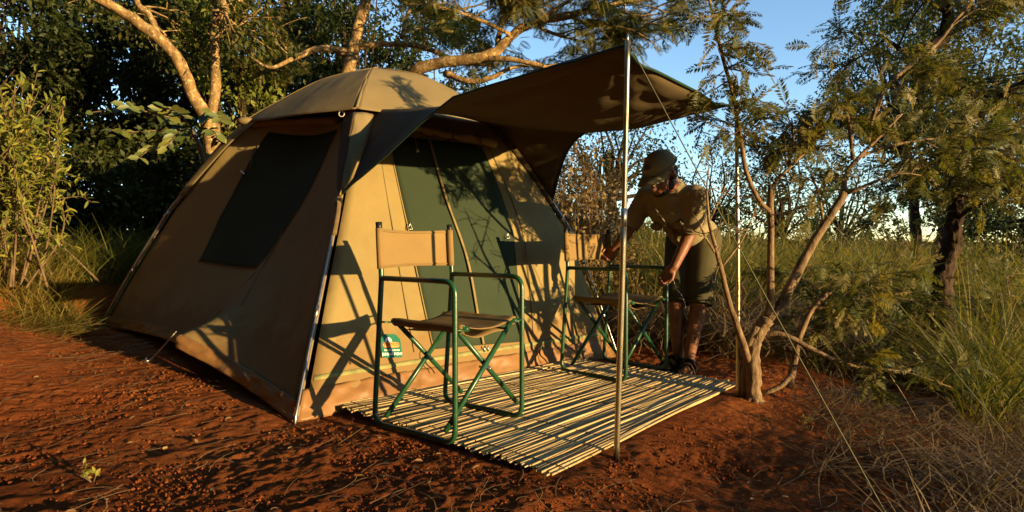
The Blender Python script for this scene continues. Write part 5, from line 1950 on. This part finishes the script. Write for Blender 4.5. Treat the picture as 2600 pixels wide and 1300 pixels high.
stuff('dead_grass', 'heaped dead grass and thin stalks on the slope right of the mat', [
    litter(2600, 1800, 2450, 3.9, 5.2, (.2, .7), (.004, .008), (0, .9), (0, .25), .7),
    litter(1800, 1560, 1850, 4.3, 5.4, (.2, .6), (.004, .008), (0, .9), (0, .25), .7),
    litter(1900, 2050, 2800, 2.0, 3.6, (.10, .45), (.002, .0045), (0, .5), (0, .05), .30),
    litter(700, 2300, 2800, 1.5, 2.4, (.10, .4), (.002, .004), (0, .5), (0, .04), .25),
    meadow(1600, 1820, 2450, 4.0, 5.2, (.15, .45), (.004, .008), (.0, 1), (.3, 1.1), (.3, 1)),
    meadow(2600, 2380, 4600, 0.6, 2.2, (.12, .28), (.004, .008), (.0, .7), (.2, .9), (.2, .9)),  # low tufts, mostly out of view, added to darken the right foreground
    blades(U(2.5, 4.6, 7000), U(-1.2, 1.5, 7000), U(.22, .50, 7000), U(.010, .018, 7000), U(.0, .5, 7000), U(.1, .6, 7000), U(0, .6, 7000)),  # unseen taller grass off to the right, added to cast shade on the foreground
    meadow(1200, 2480, 3300, 2.0, 3.2, (.15, .40), (.003, .006), (.0, .7), (.3, 1.1), (.3, 1)),
], M_DRY)
# weeds with pale seed heads behind the right flank of the tent
def seed_weeds():
    n = 260
    x, y = zone(n, 1405, 1600, 4.9, 6.6)
    h = U(.9, 1.75, n) * sstep(1690, 1480, (x / y) * FPX + 1300)
    h = np.maximum(h, .5)
    pos, dr, wood = [], [], []
    z = ground(x, y)
    for i in range(n):
        b = np.array([x[i], y[i], z[i]])
        tpt = b + np.array([U(-.15, .15), U(-.15, .15), h[i]])
        S = smooth_line([b, (b + tpt) / 2 + rng.normal(size=3) * .03, tpt], 12)
        wood.append(tube(S, np.linspace(.004, .0015, 12), 3, cap=False))
        for k in range(42):
            j = 3 + 8.9 * U(0, 1) ** .8
            q = S[int(j)]
            d = unit(rng.normal(size=3) + [0, 0, .4])
            pos.append(q + d * U(.01, .10)); dr.append(d)
    pos, dr = np.array(pos), np.array(dr)
    leaf = scatter(LEAF_V, LEAF_Q, pos, rotmats(dr, unit(rng.normal(size=pos.shape) + [0, 0, .5])), U(.025, .06, len(pos)), U(0, 1, len(pos)))
    stuff('seed_weeds', 'tall dry weeds with pale seed heads behind the right side of the tent', leaf, M_DRY)
    V, F = join(*wood)
    o = link('weed_stalks', add_mesh('weed_stalks', V, F, M_TWIG)); o['kind'] = 'stuff'; o['label'] = 'bare brown weed stalks behind the right side of the tent'; o['category'] = 'stalks'


seed_weeds()
# bank on the left: dry grass and green blades
stuff('bank_grass', 'golden dry grass and green blades on the earth bank at left', [
    meadow(3600, -120, 190, 4.5, 5.6, (.18, .5), (.004, .009), (.3, 1), (.2, 1.0), (.2, .9), 5),
    meadow(1000, -140, 150, 4.5, 5.0, (.15, .45), (.004, .008), (.5, 1), (.1, .7), (.2, .8), 5),
    meadow(1500, 150, 470, 5.0, 6.2, (.25, .6), (.006, .012), (0, .5), (.1, .5), (.2, .8), 5),
    litter(900, -120, 230, 4.1, 5.0, (.15, .5), (.003, .007), (.4, 1), (0, .06), .3),
], M_GRASS)
# straw and twigs strewn on the bare soil
stuff('straw', 'scattered straw and stalks on the red soil', [
    litter(520, -100, 900, 1.6, 4.4, (.04, .22), (.0015, .0035), (.2, 1), (0, .006), .10),
    litter(420, -100, 420, 3.2, 4.6, (.08, .32), (.002, .004), (.3, 1), (0, .01), .12),
    litter(260, 900, 2200, 1.55, 2.3, (.04, .2), (.0015, .003), (.0, .8), (0, .006), .10),
], M_STRAW, 'straw')


def fallen_leaves():
    n = 420
    y = 1.5 + 3.0 * U(0, 1, n); x = y * U(-.9, .75, n)
    k = flat_mask(x, y) < .2
    x, y = x[k], y[k]; n = len(x)
    f = unit(np.column_stack([rng.normal(size=(n, 2)), U(-.2, .35, n)]))
    stuff('fallen_leaves', 'small dry leaves fallen on the red soil', scatter(LEAF2_V, LEAF2_Q, np.column_stack([x, y, ground(x, y) + .006]), rotmats(f, unit(rng.normal(size=(n, 3)) * .35 + [0, 0, 1])), U(.012, .034, n), U(0, 1, n)), M_STRAW, 'leaves')


fallen_leaves()


def soil_clods():
    n = 30000
    y = 1.45 + 3.2 * U(0, 1, n) ** 1.3
    x = y * U(-.92, .92, n)
    keep = (flat_mask(x, y) < .3) & (noise(x * 2.2, y * 2.2, seed=3) * .6 + noise(x * 6, y * 6, seed=4) * .4 > U(.2, .75, n)) & (x < 1.9)
    x, y = x[keep], y[keep]
    V0, F0 = box(0, 0, 0, 1, 1, 1)
    V0 = V0 * (1 - .18 * np.abs(V0[:, [1, 2, 0]]))
    R = rotmats(rand_dirs(len(x)), rand_dirs(len(x)))
    s = .0035 + .0085 * U(0, 1, len(x)) ** 3.5
    V, Q, t = scatter(V0, np.array(F0), np.column_stack([x, y, ground(x, y) - s * .15]), R, s)
    stuff('soil_clods', 'loose crumbs and clods of red soil', (V, Q, t), M_SOIL, 'soil')


soil_clods()


# little green seedlings in the foreground soil
def seedling(u, v, n, h, label):
    b = on_ground(u, v); b[2] = float(ground(b[0], b[1])) - .005
    p = Plant()
    pos, dr = [], []
    for k in range(n):
        e = b + np.array([U(-.03, .03), U(-.03, .03), h * U(.5, 1)])
        S = smooth_line([b, (b + e) / 2 + rng.normal(size=3) * .004, e], 8)
        p.wood.append(tube(S, np.linspace(.0018, .001, 8), 4, cap=False))
        for j in (4, 5, 6, 7):
            pos.append(S[j]); dr.append(unit(rng.normal(size=3) + [0, 0, .6]))
    pos, dr = np.array(pos), np.array(dr)
    lf = scatter(LEAF2_V, LEAF2_Q, pos, rotmats(dr, unit(rng.normal(size=pos.shape) * .5 + [0, 0, 1])), U(.016, .030, len(pos)), U(.3, 1, len(pos)))
    p.finish('seedling', label, 'seedling', b, M_TWIG, lf, M_LEAF_LIME, 'seedlings in the soil', 'stem', 'leaves')


seedling(235, 1225, 4, .07, 'tiny yellow green seedling in the red soil at lower left')
seedling(185, 690, 4, .10, 'small seedling on the bank edge left of the tent')
seedling(2050, 1062, 4, .075, 'small green seedling in the dark soil right of the mat')
